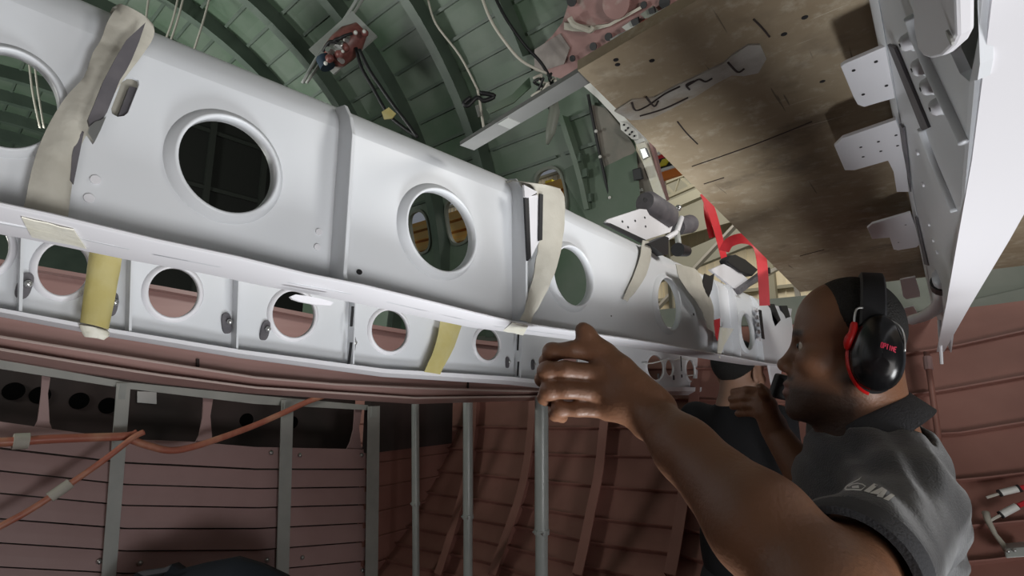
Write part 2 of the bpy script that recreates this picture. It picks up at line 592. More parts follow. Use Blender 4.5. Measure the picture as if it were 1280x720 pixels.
# ================================================================== LEFT TRANSVERSE PARTITION
XL = -2.9
LT = [(-260, 492), (0, 526), (70, 536), (157, 548), (258, 552), (320, 558), (460, 561), (500, 561)]
LROWS = [
    LT,
    [(-260, 528), (0, 561), (157, 579), (320, 587), (460, 587), (500, 586)],
    [(-260, 556), (0, 589), (157, 606), (320, 611), (460, 609), (500, 607)],
    [(-260, 586), (0, 617), (157, 632), (320, 635), (460, 631), (500, 629)],
    [(-260, 622), (0, 649), (157, 661), (320, 661), (460, 654), (500, 651)],
    [(-260, 656), (0, 679), (157, 689), (320, 688), (460, 677), (500, 674)],
    [(-260, 690), (0, 709), (157, 717), (320, 714), (460, 701), (500, 697)],
    [(-260, 726), (0, 741), (157, 747), (320, 741), (460, 726), (500, 721)],
    [(-260, 764), (0, 774), (157, 778), (320, 769), (460, 751), (500, 745)],
    [(-260, 900), (0, 900), (157, 900), (320, 880), (460, 850), (500, 840)],
]
left = thing('wall_left', (XL, 0.8, 0), 'pink brown slatted partition at the end of the hold', 'wall', kind='structure')
LU = [-260, -130, 0, 80, 157, 240, 320, 400, 440, 467]
for i in range(len(LROWS) - 1):
    rows = []
    for t, dx in ((0.03, -0.004), (.5, 0.004), (0.93, 0.010), (.94, 0.010)):
        rows.append([onX(u, lerp(interp(LROWS[i], u), interp(LROWS[i + 1], u), t), XL) + Vector((dx, 0, 0)) for u in LU])
    obj('slat', MB().slab(rows, Vector((-0.012, 0, 0))), REDP, left)
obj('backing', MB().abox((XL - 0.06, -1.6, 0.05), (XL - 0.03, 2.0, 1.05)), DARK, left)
# screws on the slats
for u, v in [(124, 702), (175, 704), (334, 700), (378, 697), (453, 713), (339, 566), (375, 569), (452, 569)]:
    p = onX(u, v, XL + 0.012)
    obj('screw', MB().ball(p, 0.012, 8, 5), STEEL, left, smooth=True)
# side return of the partition to the far wall
obj('return_panel', MB().abox((XL - .05, 2.02, 0.0), (XL, 2.9, 1.2)), RED, left)
for k in range(7):
    obj('return_ledge', MB().abox((XL, 2.03, .14 + k * .15), (XL + .02, 2.9, .15 + k * .15)), RED, left)
obj('recess_dark_box', MB().abox((XL - .02, 2.0, 1.12), (XL + .05, 2.72, 1.52)), DARK, left)  # added dark box, darkens the wall beside the openings
# rail
R1 = [(-260, 400), (0, 449), (160, 478), (320, 494), (465, 507), (490, 508)]
R2 = [(-260, 414), (0, 461), (160, 486), (320, 505), (465, 513), (490, 514)]
rows = [[onX(u, interp(R1, u), XL + .02) for u in LU], [onX(u, interp(R2, u), XL + .02) for u in LU]]
obj('top_rail', MB().slab(rows, Vector((-0.04, 0, 0))), GREY, left)
# back wall of the dark openings
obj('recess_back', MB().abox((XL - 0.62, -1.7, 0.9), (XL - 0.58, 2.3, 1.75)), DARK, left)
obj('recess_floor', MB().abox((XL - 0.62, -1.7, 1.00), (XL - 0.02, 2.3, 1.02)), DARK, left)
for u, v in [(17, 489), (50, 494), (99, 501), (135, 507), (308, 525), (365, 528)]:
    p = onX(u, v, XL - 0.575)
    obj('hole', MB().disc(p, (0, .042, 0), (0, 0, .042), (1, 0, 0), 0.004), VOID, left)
for u0, u1, v0, v1 in [(50, 62, 474, 534), (252, 265, 500, 550), (441, 451, 514, 560)]:
    um = (u0 + u1) / 2; v0 = interp(R2, um) - 3; v1 = interp(LT, um) + 2
    l = [onX(a, b, XL - .03) for a, b in [(u0 + 3, v0), (u1 + 2, v0), (u1 - 2, v0 + 25), (u1, v1 - 8), (u1 + 3, v1), (u0 - 8, v1), (u0 - 3, v1 - 10), (u0 + 1, v0 + 28)]]
    obj('divider', MB().plate([l], Vector((-0.01, 0, 0))), REDP, left)
# small shiny steel plate in the recess
p = [onX(u, v, XL - .56) for u, v in [(171, 489), (195, 490), (195, 505), (171, 503)]]
obj('recess_plate', MB().plate([p], Vector((0.01, 0, 0))), STEEL, left)


# posts: flat grey stanchions in front of the partition
def flat_post(u0, u1, vt, vb, lab, x=XL + 0.05, lean=0):
    a = onX(u0, vt, x); b = onX(u1, vt, x); 
    zt = a.z
    wy = (b.y - a.y) / 2; yc = (a.y + b.y) / 2
    c2 = onX((u0 + u1) / 2 - lean, 720, x)
    t = thing('floor_post', (x, c2.y, 0), lab, 'post', 'flat grey posts of the partition')
    top = Vector((x, yc, zt)); bt = Vector((x, c2.y, 0.0))
    obj('web', MB().bar(bt, top, (0, wy, 0), (0.004, 0, 0)), GREY, t)
    obj('flange', MB().bar(bt + Vector((-.02, wy, 0)), top + Vector((-.02, wy, 0)), (0, .004, 0), (0.022, 0, 0)), GREY, t)
    obj('top_clip', MB().bar(top + Vector((.006, 0, -.07)), top + Vector((.006, 0, 0)), (0, wy * .5, 0), (0.004, 0, 0)), GREYT, t)
    return t


flat_post(146, 162, 479, 720, 'flat grey post crossed by red pipes, leftmost of the posts', lean=6)
flat_post(352, 366, 500, 720, 'flat grey post between two slatted bays, in the middle of the partition', lean=0)
t = flat_post(460, 474, 508, 720, 'flat grey corner post at the right end of the slatted partition', lean=0)


def tube_post(pts, wpx, y, lab, vj):
    a = onY(pts[0][0], pts[0][1], y); b = onY(pts[1][0], pts[1][1], y)
    d = (b - CAM).dot(FWD)
    r = wpx / 2 * d / F
    b2 = b + (b - a) * ((0 - b.z) / (b.z - a.z)) if b.z > 0.01 else b
    t = thing('tube_post', (b2.x, b2.y, 0), lab, 'post', 'round grey tube posts')
    j = onY(lerp(pts[0][0], pts[1][0], (vj - pts[0][1]) / (pts[1][1] - pts[0][1])), vj, y)
    obj('upper_tube', MB().tube([a, j], r, 16), GREYT, t, smooth=True, auto=50)
    obj('lower_tube', MB().tube([j, b2], r * .9, 16), GREYT, t, smooth=True, auto=50)
    ax = (b - a).normalized()
    cl = obj('joint_collar', MB().tube([j - ax * .008, j + ax * .012], r * 1.12, 16), GREYT, t)
    for s in (-1, 1):
        q = j + Vector((s * r * 0.75, -r * .9, 0)) + ax * .002
        obj('bolt', MB().ball(q, 0.006, 8, 5), STEEL, cl)


tube_post([(519, 505), (520, 720)], 10, 2.1, 'round grey tube post nearest the partition corner', 629)
tube_post([(585, 502), (585, 720)], 13, 2.08, 'round grey tube post in the middle of the three tubes', 645)
tube_post([(677, 496), (677, 720)], 18, 2.05, 'thick round grey tube post under the reaching hand', 664)

# ================================================================== RED BROWN OLD FLOOR BEAM (behind the second white beam)
XR = -1.65
t = thing('old_floor_beam', (XR, 0.8, 1.6), 'red brown painted floor beam behind the second white beam', 'beam')
BU = [-300, -150, 0, 100, 200, 320, 420, 520, 600, 690, 790]
BT = [(-300, 300), (0, 327), (110, 346), (250, 368), (400, 398), (510, 416), (630, 432), (800, 450)]
BH1 = [(-300, 372), (0, 421), (160, 447), (320, 472), (450, 483), (600, 488), (690, 490), (800, 492)]
BH2 = [(-300, 386), (0, 437), (160, 464), (320, 485), (520, 498), (690, 496), (800, 496)]
BH3 = [(-300, 396), (0, 448), (160, 475), (320, 492), (520, 505), (690, 500), (800, 499)]
rows = [[onX(u, interp(BT, u), XR) for u in BU], [onX(u, interp(BH1, u) - 1, XR) for u in BU]]
obj('web', MB().slab(rows, Vector((-.01, 0, 0))), REDB, t)
rows = [[onX(u, interp(BH1, u) - 2, XR + .05) for u in BU], [onX(u, interp(BH1, u) + 2, XR + .05) for u in BU], [onX(u, interp(BH2, u) - 2, XR + .03) for u in BU]]
obj('lower_chord', MB().slab(rows, Vector((-.05, 0, 0))), REDB, t, bevel=.003)
rows = [[onX(u, interp(BH2, u) - 2, XR + .06) for u in BU], [onX(u, interp(BH2, u) + 1, XR + .06) for u in BU], [onX(u, interp(BH3, u), XR + .0) for u in BU]]
obj('bottom_flange', MB().slab(rows, Vector((-.07, 0, 0))), REDB, t, bevel=.003)
rows = [[onX(u, interp(BT, u) - 3, XR + .04) for u in BU], [onX(u, interp(BT, u) + 2, XR + .04) for u in BU]]
obj('top_flange', MB().slab(rows, Vector((-.08, 0, 0))), REDB, t)
obj('edge_glint', MB().tube([onX(u, interp(BH1, u) + 0, XR + .052) for u in BU], .0035, 6), GLINT, t)  # painted highlight lines along the chord and flange edges
obj('edge_glint', MB().tube([onX(u, interp(BH2, u) - .5, XR + .062) for u in BU], .0035, 6), GLINT, t)
for u in (247, 585):
    a = onX(u, interp(BH1, u) - 12, XR + .004); b = onX(u, interp(BH1, u) - 2, XR + .004)
    obj('joint_strip', MB().bar(a, b, (0, .004, 0), (.003, 0, 0)), DARK, t)
# ================================================================== WHITE FLOOR BEAM, nearest (plane X = const)
XW = -0.545; XFRONT = -0.50; XBACK = -0.592
ZBP = [(0, 257), (180, 300), (300, 325), (400, 349), (460, 360), (640, 404), (820, 430), (960, 455)]
ZB = [(-1.3, None)] + [(onX(u, v, XFRONT).y, onX(u, v, XFRONT).z) for u, v in ZBP]
ZB[0] = (-1.3, ZB[1][1] + .004)
ZB.append((2.78, ZB[-1][1] - .004))
ZTP = [(185, 40), (430, 140), (650, 232), (705, 262), (880, 345), (960, 380)]
ZT = [(-1.3, 0)] + [(onX(u, v, -.57).y, onX(u, v, -.57).z) for u, v in ZTP]
ZT[0] = (-1.3, ZT[1][1])
ZT.append((2.78, ZT[-1][1]))


def zb(y): return interp(ZB, y)
def zt(y): return interp(ZT, y)


def arange(a, b, n):
    return [lerp(a, b, i / n) for i in range(n + 1)]


def YW(u, v=250, x=XW):
    return onX(u, v, x).y


beam = thing('floor_beam', (XW, 0.7, zb(.7)), 'white painted floor beam nearest the viewer, with large round lightening holes and masking tape', 'beam')


def ell(cu, l, r, t, b, x):
    """ellipse in plane X=x from its pixel extents"""
    cv = (t + b) / 2
    yl = onX(l, cv, x).y; yr = onX(r, cv, x).y
    yc = (yl + yr) / 2
    # centre pixel column for heights
    r0 = onX(cu, t, x); r1 = onX(cu, b, x)
    zc = (r0.z + r1.z) / 2
    return Vector((x, yc, zc)), (yr - yl) / 2, (r0.z - r1.z) / 2


HOLES = [(8, -66, 77, 64, 188), (280, 217, 343, 149, 267), (546, 504, 589, 240, 339), (711, 687, 736, 310, 382), (832, 818, 847, 349, 412), (931, 923, 939, 393, 437)]
HA = [ell(*h, XW) for h in HOLES]
RIBY = [YW(104, 200), YW(418, 250), YW(640, 320), YW(888, 385), YW(913, 400), YW(945, 415), 2.78]
bounds = [-1.3] + RIBY
for i in range(len(bounds) - 1):
    y0, y1 = bounds[i], bounds[i + 1]
    ys = arange(y0, y1, 8)
    outer = [Vector((XW, y, zb(y))) for y in ys] + [Vector((XW, y, zt(y) - .04)) for y in ys[::-1]]
    loops = [outer]
    for c, ry, rz in HA:
        if y0 < c.y < y1:
            loops.append([c + Vector((0, ry * math.cos(a), rz * math.sin(a))) for a in [2 * math.pi * k / 64 for k in range(64)]])
    if i == 0:
        for yy, zz in ((-.35, .232), (-.85, .232)):
            loops.append([Vector((XW, yy + .05 * math.cos(a), CZ + zz + .05 * math.sin(a))) for a in [2 * math.pi * k / 48 for k in range(48)]])
    # slot
    if i == 1:
        sl = [onX(u, v, XW) for u, v in [(160, 97), (166, 97), (173, 100), (174, 106), (160, 141), (155, 145), (147, 146), (140, 142), (139, 136), (152, 102)]]
        loops.append(sl)
    mb = MB().plate(loops, Vector((-0.004, 0, 0)))
    prof = [(-.045, 0), (-.035, -.0015), (-.025, -.006), (-.015, -.0125), (-.007, -.0195), (-.002, -.026), (0, -.032)]
    prof = [(.005 + a * .0 - .045 + (a + .045), b) for a, b in prof]
    rows = [[Vector((XW + dx, y, zt(y) + dz)) for y in ys] for dz, dx in prof]
    mb.slab(rows, Vector((-0.004, 0, 0)))
    obj('web_panel', mb, WHITE, beam, smooth=True, auto=30)
# flange under the web
ys = arange(-1.3, 2.78, 60)
mb = MB()
prof = [(XFRONT - .001, .004), (XFRONT, .003), (XFRONT, .001), (XFRONT - .002, 0), (XBACK, 0), (XBACK, .004)]
mb.grid([[Vector((x, y, zb(y) + dz)) for x, dz in prof] for y in ys], closed=True)
obj('bottom_flange', mb, WHITE2, beam, smooth=True, auto=40)
mb = MB()
prof = [(XW - .033, 0), (XW - .033, .004), (XW - .10, .004), (XW - .10, 0)]
mb.grid([[Vector((x, y, zt(y) + dz)) for x, dz in prof] for y in ys], closed=True)
obj('top_flange', mb, WHITE2, beam)
# hole rims
for c, ry, rz in HA + [(Vector((XW, -.35, CZ + .232)), .05, .05), (Vector((XW, -.85, CZ + .232)), .05, .05)]:
    k = max(.5, min(1, ry / .055))
    pr = [(-.0005, -.006), (-.0005, .009 * k), (.0015 * k, .0115 * k), (.004 * k, .010 * k), (.007 * k, .005 * k), (.012 * k, .0005), (.012 * k, -.002)]
    obj('hole_rim', MB().ring(c, (0, ry, 0), (0, 0, rz), (1, 0, 0), pr, 64), WHITE, beam, smooth=True)
# ribs
for y, d, th in [(RIBY[1], .030, .005), (RIBY[2], .030, .005), (RIBY[3], .028, .006), (RIBY[4], .024, .006), (RIBY[5], .02, .006)]:
    mb = MB()
    z0, z1 = zb(y) + .003, zt(y) - .006
    l = [(0, z0), (d + .004, z0), (d, z0 + .012), (d, z1 - .05), (d - .008, z1 - .025), (d - .022, z1 - .004), (-.012, z1)]
    mb.plate([[Vector((XW + a, y, z)) for a, z in l]], Vector((0, th, 0)))
    obj('rib', mb, WHITE, beam, bevel=.0008)
# fasteners
for u, v in [(119, 225), (111, 248), (398, 290), (396, 309), (427, 305), (425, 325), (649, 299), (650, 316)]:
    p = onX(u, v, XW)
    o = obj('fastener', MB().disc(p, (0, .004, 0), (0, 0, .004), (1, 0, 0), .002, 14), WHITE2, beam, bevel=.0007)
for u, v, s in [(449, 340, .0035), (764, 395, .0018), (867, 393, .004)]:
    obj('small_hole', MB().disc(onX(u, v, XW + .0005), (0, s * 1.2, 0), (0, 0, s), (1, 0, 0), .0005, 14), BLACK, beam)
# slot lining and the dark block seen in it
p = [onX(u, v, XW - .004) for u, v in [(162, 108), (173, 110), (160, 143), (148, 145)]]
obj('slot_block', MB().plate([p], Vector((-.02, 0, 0))), DGREY, beam)
p = [onX(u, v, XW - .012) for u, v in [(140, 90), (190, 95), (175, 155), (128, 150)]]
obj('slot_backing', MB().plate([p], Vector((-.004, 0, 0))), TAPE, beam)
# dark blade shaped rubber edge beside the tape
p = [onX(u, v, XW + .030) for u, v in [(182, 28), (174, 52), (165, 74), (158, 88), (150, 100), (140, 125), (134, 140), (124, 157), (118, 166), (113, 160), (110, 149), (118, 130), (130, 100), (146, 70), (158, 50)]]
blade = obj('rubber_edge', MB().plate([p], Vector((-.004, 0, 0))), DGREY, beam, label='dark grey blade shaped sealant strip beside the tape')
p = [onX(u, v, XW + .032) for u, v in [(112, 158), (119, 152), (126, 150), (133, 145), (126, 162), (118, 178), (110, 166)]]
obj('torn_tip', MB().plate([p], Vector((-.006, 0, 0))), STEEL, beam)


def sheet(name, rowsLR, x, mt, parent, bulge=.006, n=5, th=-.0015, jit=.0015, label=None, seed=1, wrap_top=False):
    rnd = random.Random(seed)
    rows = []
    base = []
    for (l, r) in rowsLR:
        a = onX(l[0], l[1], x); b = onX(r[0], r[1], x)
        base.append((a, b))
    fine = []
    A = smoothline([q[0] for q in base], 3); B = smoothline([q[1] for q in base], 3)
    for a, b in zip(A, B):
        row = []
        for k in range(n + 1):
            t = k / n
            q = lerp(a, b, t)
            q = q + Vector((bulge * math.sin(math.pi * t) + rnd.uniform(-jit, jit), 0, 0))
            row.append(q)
        fine.append(row)
    if wrap_top:
        r0 = fine[0]
        w1 = [q + Vector((-.03, 0, .012)) for q in r0]
        w2 = [q + Vector((-.09, 0, .008)) for q in r0]
        fine = [w2, w1] + fine
    o = obj(name, MB().slab(fine, Vector((th, 0, 0))), mt, parent, smooth=True, auto=60, label=label)
    return o


def zsheet(name, rowsLR, mt, parent, dz=-.002):
    rows = []
    for i, (l, r) in enumerate(rowsLR):
        row = []
        for k in range(5):
            u = lerp(l[0], r[0], k / 4); v = lerp(l[1], r[1], k / 4)
            y = onX(u, v, XFRONT).y
            q = onZ(u, v, zb(y) - CZ + dz)
            row.append(q + Vector((0, 0, random.uniform(-.0006, .0006))))
        rows.append(row)
    return obj(name, MB().slab(rows, Vector((0, 0, .001))), mt, parent, smooth=True, auto=60)


sheet('masking_tape', [((150, 4), (192, 30)), ((136, 24), (192, 46)), ((126, 50), (180, 66)), ((116, 66), (165, 86)), ((105, 96), (150, 106)), ((84, 119), (130, 138)), ((64, 150), (112, 163)), ((48, 185), (98, 190)), ((38, 220), (91, 226)), ((31, 255), (86, 263)), ((28, 272), (84, 284))],
      XW + .012, TAPE, beam, bulge=.004, jit=.0012, seed=3, wrap_top=True, label='cream masking tape wrapped round the beam')
zsheet('masking_tape', [((27, 272), (92, 288)), ((33, 284), (100, 300)), ((40, 296), (108, 311))], TAPEW, beam)  # same tape, light from below put into its paler colour
p = [onX(u, v, XW + .014) for u, v in [(97, 160), (105, 165), (98, 200), (92, 230), (88, 225), (90, 195)]]
obj('tape_tail', MB().plate([p], Vector((-.002, 0, 0))), DGREY, beam)
sheet('masking_tape', [((655, 228), (700, 236)), ((668, 234), (706, 246)), ((676, 262), (706, 270)), ((676, 290), (704, 298)), ((672, 315), (698, 325)), ((668, 340), (690, 350)), ((662, 365), (680, 372)), ((656, 388), (668, 393)), ((650, 400), (662, 406))],
      XW + .033, TAPE, beam, bulge=.006, jit=.0012, seed=5, wrap_top=True, label='cream masking tape over the panel joint')
p = [onX(u, v, XW + .034) for u, v in [(656, 244), (661, 246), (664, 322), (660, 326)]]
obj('joint_gap', MB().plate([p], Vector((-.004, 0, 0))), BLACK, beam)
p = [onX(u, v, XW + .033) for u, v in [(661, 246), (677, 242), (675, 300), (664, 322)]]
obj('joint_plate', MB().plate([p], Vector((-.004, 0, 0))), WHITE2, beam)
p = [onX(u, v, XW + .037) for u, v in [(675, 242), (679, 243), (678, 300), (674, 301)]]
obj('joint_gap', MB().plate([p], Vector((-.003, 0, 0))), BLACK, beam)
p = [onX(u, v, XW + .037) for u, v in [(655, 231), (672, 240), (661, 247), (656, 246)]]
obj('joint_plate', MB().plate([p], Vector((-.004, 0, 0))), WHITE2, beam)
sheet('masking_tape', [((804, 300), (816, 306)), ((798, 330), (811, 335)), ((787, 357), (797, 361)), ((778, 374), (784, 377))], XW + .008, TAPE, beam, bulge=.004, seed=8, n=3)
sheet('masking_tape', [((845, 330), (872, 338)), ((850, 348), (882, 358)), ((862, 366), (890, 376)), ((878, 388), (893, 396)), ((884, 410), (893, 420))], XW + .03, TAPE, beam, bulge=.008, seed=9, n=4)
zsheet('masking_tape', [((640, 404), (660, 408)), ((628, 414), (654, 419))], TAPEW, beam)  # paler colour again stands in for light on the flange tape
# red scrap and paper flap near the far end
p = [onX(u, v, XW + .034) for u, v in [(893, 400), (900, 398), (900, 420), (897, 426), (893, 414)]]
obj('red_tag', MB().plate([p], Vector((-.002, 0, 0))), REDCL, beam)
p = [onX(u, v, XW + .036) for u, v in [(900, 409), (917, 411), (912, 420), (905, 432), (900, 448), (897, 440), (898, 424)]]
obj('paper_flap', MB().plate([p], Vector((-.002, 0, 0))), TAPEW, beam)
for pp, mt in [([(949, 387), (952, 388), (956, 424), (953, 423)], BLACK), ([(893, 342), (888, 345), (881, 342), (879, 352), (880, 362), (886, 372), (890, 362)], BLACK)]:
    obj('dark_slot', MB().plate([[onX(u, v, XW + .036) for u, v in pp]], Vector((-.003, 0, 0))), mt, beam)
# scalloped tabs on the far panel
for k in range(5):
    p = onX(944 + k * .8, 388 + k * 9, XW + .01)
    obj('tab', MB().disc(p, (0, .02, 0), (0, 0, .008), (1, 0, 0), .008, 14), WHITE2, beam)
obj('hanging_lug', MB().plate([[onX(u, v, XW + .02) for u, v in [(962, 455), (978, 458), (974, 482), (972, 486), (968, 485), (966, 478)]]], Vector((-.01, 0, 0))), WHITE2, beam)

# ------------------------------------------------------------------ fittings standing on the beam
b1 = thing('roller_fitting', onX(800, 300, XW - .02), 'white triangular bracket with dark grey rubber roller on the near beam', 'bracket', 'fittings on the near beam')
p = [onX(u, v, XW - .015) for u, v in [(757, 277), (760, 274), (800, 261), (812, 262), (842, 280), (838, 290), (804, 301)]]
obj('plate', MB().plate([p], Vector((-.006, 0, 0))), WHITE2, b1, bevel=.001)
p = [onX(u, v, XW - .008) for u, v in [(755, 279), (763, 279), (808, 300), (803, 304)]]
obj('seal', MB().plate([p], Vector((-.004, 0, 0))), BLACK, b1)
for u, v in [(778, 277), (785, 284), (794, 276), (807, 283), (806, 272)]:
    obj('rivet_hole', MB().disc(onX(u, v, XW - .0145), (0, .004, 0), (0, 0, .003), (1, 0, 0), .0006, 10), BLACK, b1)
a = onX(806, 252, XW - .02); c = onX(836, 272, XW - .02)
rl = obj('roller', MB().tube([a, a.lerp(c, .1), a.lerp(c, .9), c], [.026, .034, .036, .030], 20), DGREY, b1, smooth=True, auto=50)
obj('axle_hole', MB().tube([onX(806, 250, XW + .013), onX(807, 250, XW + .016)], .006, 10), BLACK, rl)
a = onX(846, 284, XW - .035); c = onX(862, 280, XW - .035)
obj('roller', MB().tube([a, c], [.026, .03], 18), DGREY, b1, smooth=True, auto=50)
obj('link', MB().tube([onX(830, 300, XW - .02), onX(846, 290, XW - .02), onX(852, 272, XW - .02)], .008, 8), WHITE2, b1, smooth=True)
obj('bolt', MB().ball(onX(848, 260, XW - .01), .010, 10, 6), STEEL, b1, smooth=True)
p = [onX(u, v, XW + .02) for u, v in [(811, 304), (831, 295), (836, 297), (835, 318), (830, 319)]]
obj('wedge', MB().plate([p], Vector((-.02, 0, 0))), BLACK, b1)
obj('knob', MB().tube([onX(847, 312, XW - .0), onX(858, 314, XW - .0)], [.020, .016], 16), BLACK, b1, smooth=True, auto=50)
obj('stem', MB().tube([onX(846, 290, XW - .02), onX(849, 310, XW - .01)], .009, 8), GREY, b1, smooth=True)

b2 = thing('roller_fitting', onX(925, 365, XW - .02), 'white bracket with black padded arm near the red ribbons', 'bracket', 'fittings on the near beam')
p = [onX(u, v, XW - .01) for u, v in [(888, 337), (905, 330), (925, 340), (936, 350), (922, 362), (917, 360)]]
obj('plate', MB().plate([p], Vector((-.01, 0, 0))), WHITE2, b2, bevel=.001)
p = [onX(u, v, XW - .0) for u, v in [(909, 325), (914, 319), (920, 318), (932, 324), (948, 337), (941, 345), (926, 340), (911, 329)]]
obj('pad', MB().plate([p], Vector((-.03, 0, 0))), BLACK, b2, bevel=.004)
a = onX(921, 365, XW); c = onX(956, 339, XW)
obj('arm', MB().bar(a, c, (c - a).cross(Vector((1, 0, 0))).normalized() * .009, (.012, 0, 0)), DGREY, b2, bevel=.002)
obj('pivot', MB().tube([c + Vector((-.02, 0, 0)), c + Vector((.02, 0, 0))], .014, 16), BLACK, b2)
b3 = thing('roller_fitting', onX(980, 400, XW - .02), 'white bracket with dark strips behind the worker forehead', 'bracket', 'fittings on the near beam')
obj('plate', MB().plate([[onX(u, v, XW - .01) for u, v in [(950, 378), (990, 386), (984, 425), (955, 420)]]], Vector((-.01, 0, 0))), WHITE2, b3, bevel=.001)
obj('strip', MB().plate([[onX(u, v, XW + .0) for u, v in [(962, 380), (968, 380), (976, 400), (969, 408), (966, 400)]]], Vector((-.01, 0, 0))), BLACK, b3)
obj('strip', MB().plate([[onX(u, v, XW + .0) for u, v in [(976, 382), (984, 382), (988, 396), (982, 398)]]], Vector((-.01, 0, 0))), BLACK, b3)

# red ribbons hanging from the fittings
def ribbon(name, pix, wpx, d, lab, mt=REDCL, twist=0.0):
    pts = smoothline([D(u, v, dd) for (u, v), dd in zip(pix, d)], 6)
    rows = []
    n = len(pts)
    for i, p in enumerate(pts):
        tg = (pts[min(i + 1, n - 1)] - pts[max(i - 1, 0)]).normalized()
        s = tg.cross(FWD).normalized()
        a = twist * i / n
        s = (s * math.cos(a) + FWD * math.sin(a)) * wpx * .5 * (p - CAM).dot(FWD) / F
        rows.append([p - s, p + s])
    return obj(name, MB().slab(rows, FWD * .0015), mt, label=lab, cat='ribbon', group='red warning ribbons', smooth=True, auto=40)


ribbon('warning_ribbon', [(880, 241), (890, 265), (898, 292), (905, 322)], 11, [1.75, 1.76, 1.78, 1.8], 'folded red ribbon hanging in front of the brown board', twist=.5)
ribbon('warning_ribbon', [(883, 250), (884, 270), (890, 297)], 7, [1.79, 1.79, 1.8], 'short red ribbon end behind the folded red ribbon')
ribbon('warning_ribbon', [(905, 314), (912, 303), (928, 298), (944, 303), (951, 318), (954, 345), (956, 382)], 13, [1.62, 1.60, 1.58, 1.57, 1.56, 1.56, 1.56], 'long red ribbon looping over the black padded arm')

# ================================================================== SECOND WHITE BEAM
X2 = -1.1
W2B = [(-320, 330), (0, 389), (128, 413), (300, 441), (480, 465), (640, 475), (675, 479), (815, 488), (878, 488)]
W2T = [(-320, 150), (0, 262), (180, 300), (400, 345), (640, 398), (820, 425), (878, 436)]
beam2 = thing('floor_beam', (X2, 0.8, 1.6), 'white floor beam behind the nearest beam, with yellow tape strips and a row of small holes', 'beam')
H2 = [(-14, -42, 11, 281, 341), (78, 46, 111, 303, 370), (215, 184, 248, 335, 397), (366, 339, 393, 364, 422), (486, 463, 509, 388, 439), (608, 593, 624, 411, 450), (712, 702, 722, 430, 462), (818, 808, 829, 444, 475), (836, 831, 841, 450, 470), (862, 857, 868, 450, 476)]
HB = [ell(*h, X2) for h in H2]
UB = [-320, 24, 160, 293, 438, 647, 760, 878]
for i in range(len(UB) - 1):
    us = arange(UB[i], UB[i + 1], 5)
    outer = [onX(u, interp(W2B, u), X2) for u in us] + [onX(u, interp(W2T, u) - 18, X2) for u in us[::-1]]
    y0, y1 = outer[0].y, outer[5].y
    loops = [outer]
    for (c, ry, rz), h in zip(HB, H2):
        if UB[i] < h[0] < UB[i + 1]:
            loops.append([c + Vector((0, ry * math.cos(a), rz * math.sin(a))) for a in [2 * math.pi * k / 48 for k in range(48)]])
    obj('web_panel', MB().plate(loops, Vector((-.004, 0, 0))), WHITE, beam2)
    if i:
        u = UB[i]; a = onX(u, interp(W2B, u) - 3, X2 + .013); b = onX(u + 4, interp(W2T, u) - 10, X2 + .013)
        obj('rib', MB().bar(a, b, (.013, 0, 0), (0, .002, 0)), WHITE, beam2)
for c, ry, rz in HB:
    obj('hole_rim', MB().ring(c, (0, ry, 0), (0, 0, rz), (1, 0, 0), [(0, -.005), (0, .006), (.003, .007), (.007, .003), (.010, 0), (.010, -.002)], 48), WHITE2, beam2, smooth=True)
us = [-320, -160, 0, 64, 128, 214, 300, 390, 480, 560, 640, 675, 745, 815, 878]
rows = [[onX(u, interp(W2B, u) - 4, X2 + .03) for u in us], [onX(u, interp(W2B, u) + 1, X2 + .03) for u in us], [onX(u, interp(W2B, u) + 6, X2 - .01) for u in us]]
obj('bottom_flange', MB().slab(rows, Vector((-.012, 0, 0))), WHITE2, beam2)
rows = [[onX(u, interp(W2T, u) - 18, X2 + .02) for u in us], [onX(u, interp(W2T, u) - 18, X2 - .05) for u in us]]
obj('top_flange', MB().slab(rows, Vector((0, 0, .005))), WHITE2, beam2)
for (u, v, s, tl) in [(31, 357, 1, 20), (140, 380, 1, 0), (284, 404, 1, -35), (332, 413, 1, 25), (441, 430, 1, 0), (635, 453, .85, 0), (667, 456, .85, 0), (824, 470, .6, 0), (843, 472, .6, 0), (853, 470, .4, 0)]:
    c = onX(u, v, X2 + .006)
    l = []
    for k in range(20):
        a = 2 * math.pi * k / 20
        ex = .009 * s * math.copysign(abs(math.cos(a)) ** .7, math.cos(a)); ez = .021 * s * math.copysign(abs(math.sin(a)) ** .7, math.sin(a))
        an = math.radians(tl * .3)
        l.append(c + Vector((0, ex * math.cos(an) + ez * math.sin(an), ez * math.cos(an) - ex * math.sin(an))))
    cl = obj('clamp', MB().plate([l], Vector((-.008, 0, 0))), DGREY, beam2, bevel=.001)
    if s > .7:
        obj('clamp_bolt', MB().ball(c + Vector((.004, .003, .003)), .006 * s, 8, 5), STEEL, cl, smooth=True)
for u0, v0, u1, v1 in [(441, 383, 439, 408), (439, 428, 436, 455), (648, 418, 647, 438), (648, 452, 647, 470), (851, 445, 852, 464)]:
    a = onX(u0, v0, X2 + .028); b = onX(u1, v1, X2 + .028)
    obj('joint_gap', MB().bar(a, b, (0, .0025, 0), (.002, 0, 0)), BLACK, beam2)
sheet('yellow_tape', [((113, 308), (154, 314)), ((107, 350), (147, 356)), ((100, 403), (136, 412))], X2 + .035, YTAPE, beam2, bulge=.008, seed=11, label='yellow tape strip')
sheet('yellow_tape', [((99, 406), (135, 413)), ((103, 416), (137, 419)), ((106, 421), (130, 425))], X2 + .036, TAPEW, beam2, bulge=.008, seed=12)
